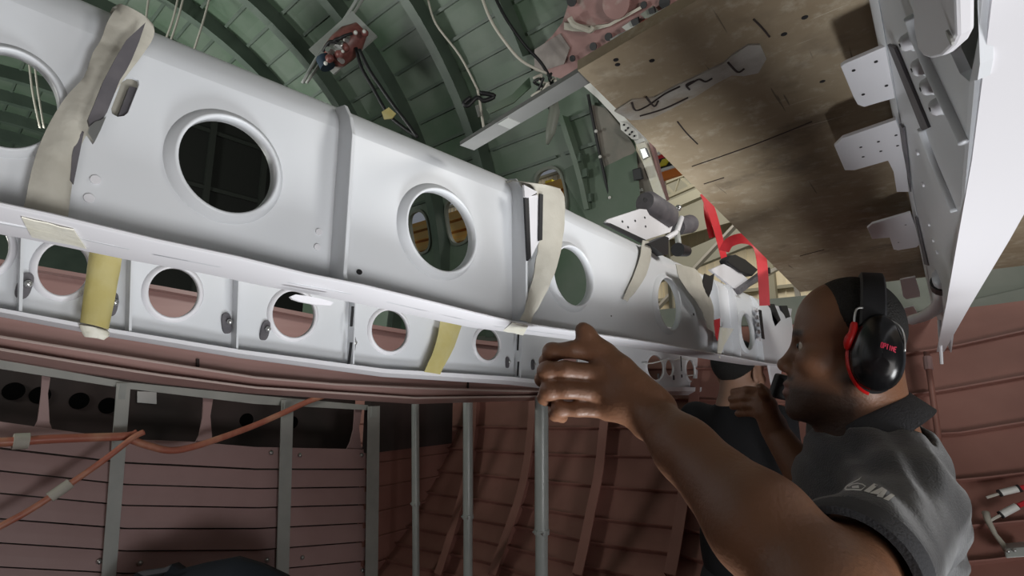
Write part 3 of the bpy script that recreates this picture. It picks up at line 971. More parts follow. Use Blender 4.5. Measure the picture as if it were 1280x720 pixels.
sheet('yellow_tape', [((551, 400), (578, 405)), ((545, 430), (568, 433)), ((530, 465), (550, 468))], X2 + .03, YTAPE, beam2, bulge=.005, seed=13, label='yellow tape strip')
for pix in [[(805, 455), (815, 454), (832, 450), (835, 449)], [(843, 450), (852, 448), (860, 450)], [(858, 470), (866, 469)]]:
    obj('cable_tie', MB().tube([onX(u, v, X2 + .02) for u, v in pix], .003, 6), WHITEM, beam2)

# ================================================================== RIGHT WHITE BEAM (overhead, nearest right)
beam3 = thing('floor_beam', (0.03, 1.2, CZ + .124), 'white floor beam overhead at the right, seen from below with flat plates and brackets', 'beam')
ZF = 0.124
lf = [(1243, -60), (1240, 0), (1228, 100), (1215, 200), (1197, 300), (1183, 380), (1171, 440)]
rt = [(1560, -60), (1470, 0), (1380, 100), (1318, 200), (1262, 300), (1214, 380), (1180, 440)]
L = [onZ(u, v, ZF) for u, v in lf]; R = [onZ(u, v, ZF) for u, v in rt]
L = [L[0] + Vector((0, -.9, 0))] + L; R = [R[0] + Vector((0, -.9, 0))] + R
mb = MB(); mb.slab([L, R], Vector((0, 0, .005)))
obj('bottom_flange', mb, WHITE2, beam3)


def onW(u, v, off=0.0):
    """point on the slanted web of the right beam"""
    p0 = CAM + Vector((-.014, 0, .335)); p1 = CAM + Vector((.024, 0, .124))
    e = (p1 - p0).normalized(); n = e.cross(Vector((0, 1, 0))).normalized()
    if n.x > 0: n = -n
    r = ray(u, v)
    p0 = p0 + n * off
    return CAM + r * ((p0 - CAM).dot(n) / r.dot(n))


WN = Vector((-.98, 0, -.18))
ys = arange(-.6, 2.75, 40)
# web, with one big cut-out near the top of the picture
outer = [CAM + Vector((.024, y, .126)) for y in ys] + [CAM + Vector((-.006, y, .30)) for y in ys[::-1]]
cut = [onW(u, v) for u, v in [(1188, 66), (1200, 92), (1212, 102), (1222, 100), (1225, 80), (1224, 50), (1222, 10), (1222, -40), (1185, -40), (1180, 0)]]
mb = MB().plate([outer, cut], -WN * .004)
obj('web_panel', mb, WHITE, beam3)
obj('back_web', MB().plate([[q - WN * .03 for q in (CAM + Vector((.02, -.1, .14)), CAM + Vector((.02, .9, .14)), CAM + Vector((-.002, .9, .29)), CAM + Vector((-.002, -.1, .29)))]], -WN * .003), GGREEN, beam3)
# upper chord: rolled rail with scallops
mb = MB()
prof = [(-.006, .296), (-.0105, .304), (-.0125, .318), (-.013, .338), (.03, .338), (.03, .333), (-.003, .322)]
mb.grid([[CAM + Vector((x, y, z)) for x, z in prof] for y in ys], closed=True)
obj('top_chord', mb, WHITE, beam3, smooth=True, auto=50)
# dark seal strip
for pix in [[(1109, 56), (1117, 60), (1160, 160), (1152, 164)], [(1124, 155), (1128, 160), (1138, 240), (1134, 238)], [(1140, 268), (1145, 272), (1160, 332), (1154, 330)], [(1146, 355), (1149, 356), (1155, 388), (1152, 388)]]:
    obj('seal_strip', MB().plate([[onW(u, v, .0015) for u, v in pix]], -WN * .002), DGREY, beam3)
# access plate on the web
pl = [(1158, -60), (1158, 20), (1163, 55), (1170, 63), (1180, 66), (1196, 62), (1212, 48), (1219, 35), (1220, -60)]
obj('access_plate', MB().plate([[onW(u, v, .012) for u, v in pl]], WN * .004), WHITE2, beam3, bevel=.001)
obj('plate_screw', MB().disc(onW(1189, 46, .0165), (0, .0016, 0), (.0004, 0, -.0024), WN, .0006, 12), GREY, beam3)
# web stiffener line
for u, v in [(1129, 55), (1144, 86), (1155, 110), (1167, 135)]:
    c = onW(u, v, .006)
    b = obj('bushing', MB().tube([c - WN * .007, c, c + WN * .0015], [.0060, .0048, .0032], 14), WHITE2, beam3, smooth=True, auto=50)
    obj('bushing_hole', MB().tube([c + WN * .001, c + WN * .002], .0014, 8), BLACK, b)
    q = onW(u + 12, v - 6, .001)
    obj('scallop', MB().ball(q, (.003, .010, .006), 14, 8), WHITE, beam3, smooth=True)
for pts in ([(1139, 20), (1146, 41), (1163, 82), (1182, 122), (1200, 160), (1208, 178)], [(1153, 160), (1160, 180), (1172, 210), (1185, 240), (1195, 264)]):
    obj('stiffener', MB().tube(smoothline([onW(u, v, .0005) for u, v in pts], 4), .0036, 10), WHITE, beam3, smooth=True)
for u, v in [(1148, 190), (1155, 230), (1162, 280), (1167, 300), (1172, 315)]:
    c = onW(u, v, .0)
    obj('rivet', MB().tube([c, c + WN * .002], .003, 12), WHITE2, beam3)
# flat brackets sticking out under the board
ZK = .298
BR = [
    ([(1051, 84), (1056, 80), (1108, 58), (1126, 95), (1135, 118), (1150, 158), (1160, 190), (1145, 180), (1132, 150), (1121, 122), (1080, 134), (1072, 131), (1067, 122)],
     [(1067, 88), (1095, 77), (1079, 118), (1108, 107)], 'four small holes'),
    ([(1043, 183), (1053, 173), (1120, 150), (1126, 165), (1132, 200), (1136, 240), (1121, 240), (1117, 215), (1110, 201), (1068, 213), (1056, 213)],
     [(1076, 184), (1098, 177), (1101, 189), (1079, 196), (1120, 169), (1122, 182)], ''),
    ([(1084, 285), (1090, 280), (1138, 266), (1144, 282), (1150, 305), (1146, 309), (1122, 313), (1117, 312), (1112, 297), (1090, 299)],
     [(1132, 281), (1123, 303)], ''),
    ([(1125, 350), (1144, 346), (1150, 366), (1150, 371), (1133, 374), (1129, 371)], [], ''),
    ([(1130, 386), (1142, 383), (1147, 392), (1160, 390), (1172, 380), (1176, 385), (1166, 397), (1140, 405), (1134, 404)], [], ''),
]
for pix, hs, _ in BR:
    k = obj('flat_bracket', MB().plate([[onZ(u, v, ZK) for u, v in pix]], Vector((0, 0, .004))), WHITE2, beam3, bevel=.0008)
    for u, v in hs:
        obj('bracket_hole', MB().disc(onZ(u, v, ZK - .0002), (.0016, 0, 0), (0, .002, 0), (0, 0, -1), .0004, 10), BLACK, k)
# curved grey hose clip below
obj('bent_tube', MB().tube(smoothline([onZ(u, v, .20) for u, v in [(1178, 345), (1178, 370), (1170, 385), (1155, 395), (1140, 400)]], 5), .016, 12), WHITE, beam3, smooth=True)
obj('tube_grommet', MB().tube([onZ(1177, 352, .20), onZ(1177, 359, .20)], .0185, 14), BLACK, beam3)
obj('rod', MB().tube([D(1174, 400, 1.7), D(1177, 455, 1.7)], .005, 8), WHITE2, beam3)

# ================================================================== BROWN BOARD on the deck
wm = bpy.data.materials.new('dirty_board'); wm.use_nodes = True
nt = wm.node_tree; bs = nt.nodes['Principled BSDF']; bs.inputs['Roughness'].default_value = 0.75
tc = nt.nodes.new('ShaderNodeTexCoord')
def nz(scale, detail, st=None, rough=.6):
    n = nt.nodes.new('ShaderNodeTexNoise'); n.inputs['Scale'].default_value = scale; n.inputs['Detail'].default_value = detail; n.inputs['Roughness'].default_value = rough
    if st:
        mp = nt.nodes.new('ShaderNodeMapping'); mp.inputs['Scale'].default_value = st[:3]; mp.inputs['Rotation'].default_value = (0, 0, st[3])
        nt.links.new(tc.outputs['Object'], mp.inputs[0]); nt.links.new(mp.outputs[0], n.inputs['Vector'])
    else:
        nt.links.new(tc.outputs['Object'], n.inputs['Vector'])
    return n.outputs[0]
def ramp(src, a, ca, b, cb):
    r = nt.nodes.new('ShaderNodeValToRGB'); e = r.color_ramp.elements
    e[0].position = a; e[0].color = ca; e[1].position = b; e[1].color = cb
    nt.links.new(src, r.inputs[0]); return r.outputs[0]
def mixc(f, a, b):
    m = nt.nodes.new('ShaderNodeMixRGB'); nt.links.new(f, m.inputs[0])
    nt.links.new(a, m.inputs[1])
    if isinstance(b, tuple): m.inputs[2].default_value = b
    else: nt.links.new(b, m.inputs[2])
    return m.outputs[0]
K = (0, 0, 0, 1); Wt = (1, 1, 1, 1)
c = ramp(nz(4, 6), .3, (0.25, 0.18, 0.105, 1), .7, (0.47, 0.385, 0.27, 1))
c = mixc(ramp(nz(2.2, 3), .45, K, .68, (.75, .75, .75, 1)), c, (0.30, 0.24, 0.155, 1))
c = mixc(ramp(nz(30, 8, None, .7), .52, K, .72, (.7, .7, .7, 1)), c, (0.58, 0.51, 0.40, 1))
c = mixc(ramp(nz(6, 5), .56, K, .68, (.7, .7, .7, 1)), c, (0.12, 0.09, 0.062, 1))
c = mixc(ramp(nz(9, 3, (.6, 14, 1, .5)), .66, K, .70, (.6, .6, .6, 1)), c, (0.62, 0.55, 0.44, 1))
c = mixc(ramp(nz(7, 3, (16, .7, 1, .25)), .68, K, .71, (.7, .7, .7, 1)), c, (0.09, 0.07, 0.05, 1))
nt.links.new(c, bs.inputs['Base Color'])
bp = nt.nodes.new('ShaderNodeBump'); bp.inputs['Strength'].default_value = .35; bp.inputs['Distance'].default_value = .004
nt.links.new(nz(35, 6), bp.inputs['Height']); nt.links.new(bp.outputs[0], bs.inputs['Normal'])
ZD = .345
board = thing('floor_board', (0.3, 1.3, CZ + ZD), 'dirty brown plywood board lying overhead across the beams, with a silver tape patch', 'board')
c0 = onZ(722, 88, ZD); c1 = onZ(1000, 365, ZD); c2 = onZ(872, 0, ZD)
poly = [c0, c1, Vector((c1.x + .5, 2.12, c1.z)), Vector((1.3, 1.98, c1.z)), Vector((1.3, c0.y - .05, c0.z)), Vector((c2.x + .4, c2.y - .03, c2.z)), c2]
obj('panel', MB().plate([poly], Vector((0, 0, .012))), wm, board)
TAPES = mat('silver_tape', (0.46, 0.44, 0.40, 1), 0.45, col2=(0.34, 0.31, 0.27, 1), scale=25, detail=6, col3=(0.30, 0.24, 0.17, 1), scale3=12, bump=.5, bscale=60)
tp = [(768, 140), (790, 128), (818, 124), (845, 112), (880, 96), (905, 84), (915, 76), (935, 64), (950, 62), (958, 74), (948, 88), (930, 93), (915, 94), (895, 104), (868, 120), (842, 132), (815, 144), (788, 147)]
tp = [(u, lerp(interp([(768, 142), (850, 122), (958, 74)], u), v, 1.35)) for u, v in tp]
tpo = obj('silver_tape', MB().plate([[onZ(u, v, ZD - .002) for u, v in tp]], Vector((0, 0, .002))), TAPES, board, label='crumpled silver tape patch')
for pix in [[(790, 128), (795, 138), (810, 132), (830, 118), (850, 108)], [(808, 121), (818, 133), (823, 126)], [(858, 108), (866, 103), (874, 99), (882, 102), (890, 98)], [(910, 78), (922, 90), (930, 86)], [(800, 145), (830, 136), (860, 122)], [(862, 112), (858, 106), (868, 101)]]:
    obj('wrinkle', MB().tube(smoothline([onZ(u, v, ZD - .0025) for u, v in pix], 4), .0012, 5), DARK, tpo)
for u, v in [(770, 75), (772, 81), (815, 76), (1006, 22), (1028, 102), (980, 43)]:
    obj('nail_hole', MB().disc(onZ(u, v, ZD - .0004), (.003, 0, 0), (0, .003, 0), (0, 0, 1), .0003, 10), BLACK, board)
for pix in [[(865, 208), (900, 196), (950, 178), (1015, 152)], [(847, 152), (858, 166), (872, 180)], [(942, 24), (952, 34), (962, 46)], [(880, 230), (905, 222)], [(1000, 320), (1030, 312)]]:
    obj('groove', MB().tube(smoothline([onZ(u, v, ZD - .0005) for u, v in pix], 4), .0010, 5), DARK, board)
# grey cross bar from beam to board corner
gb = thing('cross_bar', onZ(650, 140, .352), 'flat grey metal bar from the near beam to the board corner', 'bar')
a = onZ(588, 180, .352); b = onZ(724, 98, .352)
sd = (b - a).cross(Vector((0, 0, 1))).normalized()
obj('strip', MB().bar(a - (b - a) * .04, b + (b - a) * .1, sd * .013, (0, 0, .003)), BARG, gb)
q = a.lerp(b, .33)
obj('label_patch', MB().bar(a.lerp(b, .36) + Vector((0, 0, -.0035)), a.lerp(b, .46) + Vector((0, 0, -.0035)), sd * .011, (0, 0, .0005)), GREY, gb)

obj('white_tongue', MB().plate([[onX(u, v, XW - .01) for u, v in [(363, 371), (370, 368), (390, 371), (408, 375), (417, 378), (413, 382), (395, 381), (375, 377), (366, 374)]]], Vector((-.004, 0, 0))), WHITE2, beam)
# ================================================================== HANGAR beyond the cargo door
hg = thing('hangar_wall', (-4.0, 11.5, 0), 'cream lit hangar sheeting seen through the cargo door opening', 'wall', kind='structure')
for r in range(8):
    for k in range(16):
        x0 = -13.0 + k * 1.05; z0 = -.5 + r * 1.0
        obj('sheet_panel', MB().abox((x0 + .03, 11.5, z0 + .03), (x0 + 1.02, 11.55, z0 + .97)), CREAM, hg)
        for j in range(4):
            pass
rib = MB()
for k in range(16 * 6):
    x0 = -13.0 + k * .175
    rib.abox((x0, 11.47, -.5), (x0 + .03, 11.5, 7.5))
obj('corrugation', rib, CREAM, hg, kind='stuff')
for r in range(9):
    z = -.5 + r * 1.0
    obj('rail', MB().abox((-13, 11.38, z - .035), (4, 11.48, z + .035)), HSTEEL, hg)
for k in range(9):
    x = -13 + k * 2.1
    obj('column', MB().abox((x - .06, 11.2, -1), (x + .06, 11.38, 8)), HSTEEL, hg)


obj('floor_hangar', MB().abox((-14, 3.6, -1.6), (6, 11.6, -1.5)), HSTEEL, kind='structure', label='hangar floor outside')


def hbeam(u0, v0, u1, v1, y, wpx, lab, mt=HSTEEL):
    a = onY(u0, v0, y); b = onY(u1, v1, y)
    d = ((a + b) / 2 - CAM).dot(FWD)
    h = wpx / 2 * d / F
    n = (b - a).cross(Vector((0, 1, 0))).normalized() * h
    return obj('girder', MB().bar(a - (b - a) * .6, b + (b - a) * .6, n, (0, .06, 0)), mt, hg, label=lab)


hbeam(830, 262, 920, 222, 8.0, 12, 'wide pale girder just under the truss seen beyond the cargo door', mat('pale_girder', (.42, .40, .30, 1), .6))
hbeam(850, 330, 1000, 268, 8.3, 26, 'broad grey girder crossing behind the folded red ribbon', mat('grey_girder', (.34, .33, .26, 1), .6))
hbeam(860, 345, 935, 265, 7.6, 3, 'thin diagonal brace beyond the cargo door', WIRE)
hbeam(870, 392, 1000, 320, 9.5, 4, 'thin slanted rail crossing the cream hangar sheeting', WIRE)
hbeam(985, 300, 998, 372, 9.0, 5, 'upright hangar post next to the board edge', WIRE)
ts = hg
obj('roof_deck', MB().plate([[onY(u, v, 10.6) for u, v in [(700, 338), (1060, 236), (1060, 60), (700, 60)]]], Vector((0, .05, 0))), mat('roof_grey', (.30, .285, .21, 1), .7, col2=(.36, .34, .26, 1), scale=1.5), hg)
for (a, b, c, d) in [(800, 262, 950, 196), (800, 242, 940, 184)]:
    p, q = onY(a, b, 8.2), onY(c, d, 8.2)
    obj('truss_chord', MB().bar(p, q, (0, 0, .025), (0, .03, 0)), HSTEEL, ts)
for k in range(7):
    f0 = k / 7; f1 = (k + 1) / 7; fm = (f0 + f1) / 2
    lo = lambda f: onY(lerp(800, 950, f), lerp(262, 196, f), 8.2)
    hi = lambda f: onY(lerp(800, 940, f), lerp(242, 184, f), 8.2)
    obj('truss_member', MB().bar(lo(f0), hi(fm), (.015, 0, .015), (0, .02, 0)), HSTEEL, ts)
    obj('truss_member', MB().bar(hi(fm), lo(f1), (.015, 0, .015), (0, .02, 0)), HSTEEL, ts)


def slab_at(name, pix, y, th, mt, parent=None, **k):
    return obj(name, MB().plate([[onY(u, v, y) for u, v in pix]], Vector((0, th, 0))), mt, parent, **k)


# barrier boards outside the door
sb = thing('barrier_board', onY(820, 205, 4.6), 'orange board with white top edge outside the cargo door', 'barrier')
slab_at('board', [(818, 216), (846, 207), (848, 213), (851, 217), (824, 226)], 4.6, .05, ORANGE, sb)
obj('post', MB().bar(onY(826, 208, 4.6) + Vector((0, .06, -.1)), Vector((onY(826, 208, 4.6).x, 4.6 + .06, -1.5)), (.015, 0, 0), (0, .015, 0)), HSTEEL, sb)
slab_at('edge', [(816, 214), (846, 205), (847, 208), (818, 217)], 4.58, .05, WHITEM, sb)
sb = thing('hazard_board', onY(820, 205, 4.9), 'black and yellow striped hazard board outside the cargo door', 'barrier')
slab_at('board', [(806, 204), (834, 196), (842, 207), (812, 216)], 4.9, .05, BLACK, sb)
obj('post', MB().bar(onY(826, 208, 4.9) + Vector((0, .06, -.1)), Vector((onY(826, 208, 4.9).x, 4.9 + .06, -1.5)), (.015, 0, 0), (0, .015, 0)), HSTEEL, sb)
slab_at('stripe', [(822, 209), (828, 199), (838, 197), (832, 206)], 4.88, .02, YELLOW, sb)
slab_at('stripe', [(804, 214), (808, 205), (815, 203), (811, 213)], 4.88, .02, YELLOW, sb)
sb = thing('warning_sign', onY(820, 195, 5.2), 'small white and red board above the hazard stripes', 'sign')
slab_at('board', [(812, 196), (830, 189), (836, 197), (815, 205)], 5.2, .05, REDCL, sb)
obj('post', MB().bar(onY(826, 208, 5.2) + Vector((0, .06, -.1)), Vector((onY(826, 208, 5.2).x, 5.2 + .06, -1.5)), (.015, 0, 0), (0, .015, 0)), HSTEEL, sb)
slab_at('edge', [(812, 194), (830, 187), (832, 190), (813, 198)], 5.18, .03, WHITEM, sb)
# orange dock platform seen through the cabin windows
dk = thing('dock_platform', (-4.6, 5.0, 0), 'orange and yellow dock platform seen through the cabin windows', 'platform')
for k in range(15):
    obj('deck_plank', MB().abox((-8.5, 4.6, 1.5 + k * .16), (-2.4, 4.8, 1.5 + k * .16 + .12)), ORANGEP, dk)
for k in range(9):
    obj('post', MB().abox((-8.4 + k * .7, 4.82, 0), (-8.3 + k * .7, 4.92, 4.0)), YELLOW, dk)

# ================================================================== CARGO DOOR SURROUND
ds = thing('door_jamb', cyl(760, 140), 'white edge frame of the cargo door opening next to the board corner', 'frame')
R2 = 2.44
j = [(722, 100), (734, 110), (748, 122), (765, 140), (782, 160), (798, 180)]
A_ = [cyl(u - 2, v, R2) for u, v in j]; B_ = [cyl(u + 9, v - 4, R2) for u, v in j]
obj('strap', MB().slab([A_, B_], Vector((0, .03, .02))), WHITEM, ds)
obj('splice_plate', MB().plate([[cyl(u, v, R2 - .03) for u, v in [(775, 152), (783, 154), (797, 166), (798, 174), (790, 174), (776, 162)]]], Vector((0, .02, .01))), WHITEM, ds)
for u, v in [(780, 156), (785, 160), (790, 165), (782, 163), (787, 168), (793, 170)]:
    obj('rivet', MB().ball(cyl(u, v, R2 - .035), .007, 8, 5), BLACK, ds)
j = [(795, 172), (803, 190), (810, 210), (818, 232), (826, 255)]
obj('jamb_strip', MB().slab([[cyl(u - 4, v, 2.46) for u, v in j], [cyl(u + 7, v - 3, 2.46) for u, v in j]], Vector((0, .05, .02))), TAPEW, ds)
j = [(811, 178), (817, 200), (822, 222), (831, 252)]
obj('seal', MB().slab([[cyl(u, v, 2.47) for u, v in j], [cyl(u + 3, v - 1, 2.47) for u, v in j]], Vector((0, .04, .02))), REDW, ds)
obj('latch', MB().plate([[cyl(u, v, 2.40) for u, v in [(790, 212), (800, 209), (803, 224), (792, 226)]]], Vector((0, .03, .01))), BLACK, ds, bevel=.005)
obj('latch', MB().plate([[cyl(u, v, 2.38) for u, v in [(799, 186), (806, 184), (811, 196), (804, 200)]]], Vector((0, .03, .01))), STEEL, ds, bevel=.005)
# worn grey skin panel next to the jamb
pn = wall_far
q = [[(737, 130), (745, 165), (755, 210), (766, 258)], [(757, 135), (768, 165), (782, 205), (800, 250)], [(775, 156), (790, 178), (806, 210), (822, 250)]]
obj('worn_panel', MB().slab([[cyl(u, v, 2.47) for u, v in r] for r in q], Vector((0, .01, .0))), mat('worn_grey_panel', (.17, .165, .14, 1), .6, col2=(.25, .22, .19, 1), scale=6, detail=7, col3=(.13, .08, .07, 1), scale3=3), pn)
obj('seam', MB().tube([cyl(u, v, 2.45) for u, v in [(735, 118), (741, 150), (749, 190), (758, 230), (768, 270)]], .011, 6), BLACK, pn)
for u, v in [(745, 164), (762, 247), (750, 196)]:
    obj('rivet', MB().ball(cyl(u, v, 2.43), .012, 8, 5), WHITEM, pn)
obj('stain_rail', MB().tube([cyl(u, v, 2.45) for u, v in [(770, 250), (785, 243), (803, 237)]], .012, 6), GREY, pn)
# green rib left of it
fr = wall_far
j = [(700, 145), (708, 170), (718, 200), (726, 230), (733, 262)]
obj('side_frame', MB().slab([[cyl(u - 3, v, 2.40) for u, v in j], [cyl(u + 3, v - 1, 2.40) for u, v in j]], Vector((0, .08, .02))), GREEN, fr)
for u, v in [(722, 198), (730, 217), (735, 248)]:
    obj('clip', MB().box(cyl(u, v, 2.42), (.03, 0, 0), (0, .012, 0), (0, .0, .03)), GREENF, fr)

# pink primed structure above the door
pk = DOORFRAME
ol = [(668, 88), (672, 62), (690, 45), (703, 28), (712, 0), (725, -40), (960, -40), (930, -10), (880, 2), (820, 35), (770, 62), (724, 90), (700, 98)]
obj('header_panel', MB().plate([[cyl(u, v, 2.40) for u, v in ol]], Vector((0, .02, .02))), REDW, pk)
for u, v, r in [(716, 73, .025), (742, 58, .03), (761, 46, .03), (831, 3, .04), (805, 6, .024), (715, 1, .04)]:
    p = cyl(u, v, 2.37); n = outward(p)
    obj('bolt_hole', MB().disc(p, (r * .8, 0, 0), n.cross(Vector((1, 0, 0))) * r * .8, -n, .01, 16), BLACK, pk)
p = cyl(772, 4, 2.36); n = outward(p)
obj('cover_cap', MB().disc(p, (.085, 0, 0), n.cross(Vector((1, 0, 0))) * .085, -n, .03, 24), REDW, pk, bevel=.006)
obj('ledge', MB().slab([[cyl(u, v, 2.36) for u, v in [(705, 28), (715, 30), (735, 33), (760, 30), (800, 8)]], [cyl(u, v + 5, 2.36) for u, v in [(705, 32), (715, 34), (735, 35), (762, 28), (802, 6)]]], Vector((0, .06, .05))), TAPE, pk)
obj('cream_bracket', MB().tube(smoothline([cyl(u, v, 2.34) for u, v in [(712, 22), (717, 30), (728, 35), (738, 38), (742, 33)]], 4), .018, 6), TAPE, pk)
for pix, mt in [([(777, 34), (792, 24), (802, 36), (790, 44)], GREY), ([(800, 18), (815, 8), (824, 18), (812, 28)], GGREEN), ([(788, 26), (797, 22), (799, 30), (791, 33)], BLACK), ([(810, 12), (817, 9), (819, 16), (812, 18)], BLACK)]:
    obj('clip', MB().plate([[cyl(u, v, 2.33 - (.02 if mt is BLACK else 0)) for u, v in pix]], Vector((0, .02, .02))), mt, pk)
obj('scuffed_patch', MB().plate([[cyl(u, v, 2.385) for u, v in [(668, 62), (700, 42), (712, 60), (705, 80), (680, 88), (668, 84)]]], Vector((0, .01, .01))), mat('scuffed_grey', (.22, .19, .18, 1), .6, col2=(.33, .29, .27, 1), scale=10, detail=7), pk)
# white and red edge tape along the board edge
et = thing('edge_tape', onZ(820, 28, ZD), 'white and red dashed tape strip along the board edge', 'tape')
pts = [(766, 56), (776, 50), (790, 44), (803, 36), (812, 30), (822, 24), (835, 17), (848, 10), (862, 3), (875, -4), (890, -12)]
for i in range(len(pts) - 1):
    (u0, v0), (u1, v1) = pts[i], pts[i + 1]
    a = onZ(u0, v0 - 2, ZD + .02); b = onZ(u1, v1 - 2, ZD + .02)
    obj('dash', MB().bar(a, b, (0, .006, 0), (0, 0, .0015)), REDCL if i in (3, 6) else WHITEM, et)

# ================================================================== CROWN CLUTTER
def wire(name, pix, d, r, lab, mt=WIRE, cat='cable', group=None, n=5):
    ds = d if isinstance(d, list) else [d] * len(pix)
    pts = smoothline([D(u, v, q) for (u, v), q in zip(pix, ds)], n)
    return obj(name, MB().tube(pts, r, 6), mt, label=lab, cat=cat, group=group, smooth=True)


STR = 'pale strings hanging in the cabin'
wire('hanging_string', [(187, -10), (183, 20), (180, 60)], 4.2, .008, 'pale hanging string just right of the left tape', group=STR)
wire('hanging_string', [(224, -10), (216, 25), (203, 60)], 4.2, .008, 'pale hanging string, left one of a close pair beside the tape', group=STR)
wire('hanging_string', [(231, -10), (222, 25), (210, 60)], 4.2, .008, 'pale hanging string, right one of a close pair beside the tape', group=STR)
wire('hanging_string', [(264, -10), (253, 30), (240, 70)], 4.2, .008, 'pale hanging string farthest from the left tape', group=STR)
wire('hanging_string', [(34, 50), (40, 110), (50, 160)], 4.0, .007, 'pale string seen through the leftmost large hole, left of two', group=STR)
wire('hanging_string', [(40, 50), (47, 110), (55, 160)], 4.0, .007, 'pale string seen through the leftmost large hole, right of two', group=STR)
wire('strut_rod', [(452, -10), (428, 28), (400, 66), (378, 104)], 3.5, .012, 'long pale rod slanting past the red pump', mt=GREYT, cat='rod')
wire('strut_rod', [(458, -8), (436, 26), (412, 62), (383, 104)], 3.55, .010, 'second pale rod just behind the long slanting rod', mt=GREY, cat='rod')
wire('black_cable', [(445, 60), (452, 85), (465, 108), (480, 135), (490, 148), (505, 160), (520, 170)], 3.35, .012, 'black cable hanging from the red pump, left one', mt=BLACK, group='pump cables')
wire('black_cable', [(449, 62), (462, 88), (478, 112), (492, 132), (506, 150), (522, 172)], 3.32, .012, 'black cable hanging from the red pump, right one', mt=BLACK, group='pump cables')
wire('pale_cable', [(600, -10), (612, 22), (628, 48), (652, 76), (684, 92)], 3.2, .009, 'pale cable looping down to the cable bundle')
wire('black_cable', [(616, -10), (632, 22), (655, 55), (676, 78), (688, 98)], 3.2, .010, 'black cable curving down to the cable bundle', mt=BLACK)
wire('pale_cable', [(535, 0), (545, 30), (575, 70), (597, 112)], 3.3, .007, 'thin pale cable running along the green frame')
wire('pale_cable', [(597, 112), (600, 130), (605, 162)], 3.2, .008, 'short pale cable hanging from the dark hook')
tg = thing('yellow_tag', D(483, 142, 3.3), 'small yellow tag tied to the pump cables', 'tag')
obj('tag_sheet', MB().plate([[D(u, v, 3.3) for u, v in [(477, 140), (486, 134), (495, 142), (490, 148), (480, 149)]]], FWD * .01), YTAPE, tg)
# pump unit
pm = thing('pump_unit', D(430, 60, 3.4), 'red and silver hydraulic pump unit mounted under the crown', 'pump')
PD = mat('dark_red_casting', (0.16, 0.05, 0.045, 1), .4, col2=(.26, .10, .09, 1), scale=20)
ax = (D(452, 38, 3.4) - D(412, 78, 3.4)).normalized()
obj('body', MB().tube([D(412, 76, 3.4), D(418, 70, 3.4), D(428, 60, 3.4), D(440, 48, 3.4), D(452, 36, 3.4)], [.05, .085, .095, .09, .05], 16), PD, pm, smooth=True, auto=60)
obj('backplate', MB().bar(D(402, 78, 3.5), D(456, 30, 3.5), ax.cross(FWD) * .12, FWD * .01), GREYT, pm)
rnd = random.Random(4)
for k in range(16):
    f = rnd.random(); u = lerp(408, 456, f) + rnd.uniform(-7, 7); v = lerp(78, 34, f) + rnd.uniform(-7, 7)
    if k % 3 == 0:
        obj('fitting', MB().tube([D(u, v, 3.30), D(u + rnd.uniform(-6, 6), v + rnd.uniform(-6, 6), 3.26)], rnd.uniform(.014, .028), 10), STEEL, pm, smooth=True, auto=50)
    elif k % 3 == 1:
        obj('valve', MB().ball(D(u, v, 3.29), rnd.uniform(.02, .035), 10, 6), PD, pm, smooth=True)
    else:
        obj('bolt', MB().ball(D(u, v, 3.27), rnd.uniform(.010, .016), 8, 5), WHITEM, pm, smooth=True)
obj('motor', MB().tube([D(404, 72, 3.36), D(410, 84, 3.36)], .05, 14), mat('blue_motor', (.03, .05, .08, 1), .4), pm, smooth=True, auto=50)
for k in range(3):
    obj('hose', MB().tube(smoothline([D(404 + 6 * k, 64 - 4 * k, 3.3), D(412 + 8 * k, 52 - 3 * k, 3.25), D(424 + 8 * k, 54 - 6 * k, 3.28)], 4), .010, 6), BLACK, pm, smooth=True)
# cable bundle by the grey bar
cb = thing('cable_bundle', D(690, 108, 3.0), 'tangle of dark and pale cables behind the grey bar', 'cables')
rnd = random.Random(9)
for k in range(9):
    c0_ = (rnd.uniform(672, 700), rnd.uniform(90, 125))
    pts = [c0_]
    for m in range(4):
        pts.append((pts[-1][0] + rnd.uniform(-12, 14), pts[-1][1] + rnd.uniform(-8, 16)))
    obj('loop', MB().tube(smoothline([D(u, v, 3.0 + rnd.uniform(-.05, .05)) for u, v in pts], 5), .008, 6), WIRE if k % 3 == 0 else BLACK, cb, smooth=True)
obj('wrapped_end', MB().tube([D(692, 120, 3.0), D(693, 140, 3.0), D(688, 165, 3.0), D(684, 180, 3.0)], [.02, .035, .03, .01], 10), GGREEN, cb, smooth=True)
hk = thing('dark_hook', D(597, 122, 3.2), 'dark hooked clamp hanging from a green frame', 'hook')
obj('loop', MB().tube(smoothline([D(u, v, 3.2) for u, v in [(588, 122), (580, 129), (585, 132), (596, 122), (605, 126), (618, 120), (600, 116)]], 5), .014, 6), BLACK, hk, smooth=True)
obj('tie', MB().tube([D(596, 132, 3.2), D(600, 146, 3.2)], .012, 6), STEEL, hk)
# green gusset frame end
gs = thing('green_gusset', D(640, 120, 3.1), 'green angled gusset under the crown skin next to the cable bundle', 'gusset')
obj('plate', MB().plate([[D(u, v, 3.1) for u, v in [(608, 136), (640, 118), (662, 96), (664, 108), (642, 128), (612, 142)]]], FWD * .02), GREEN, gs)
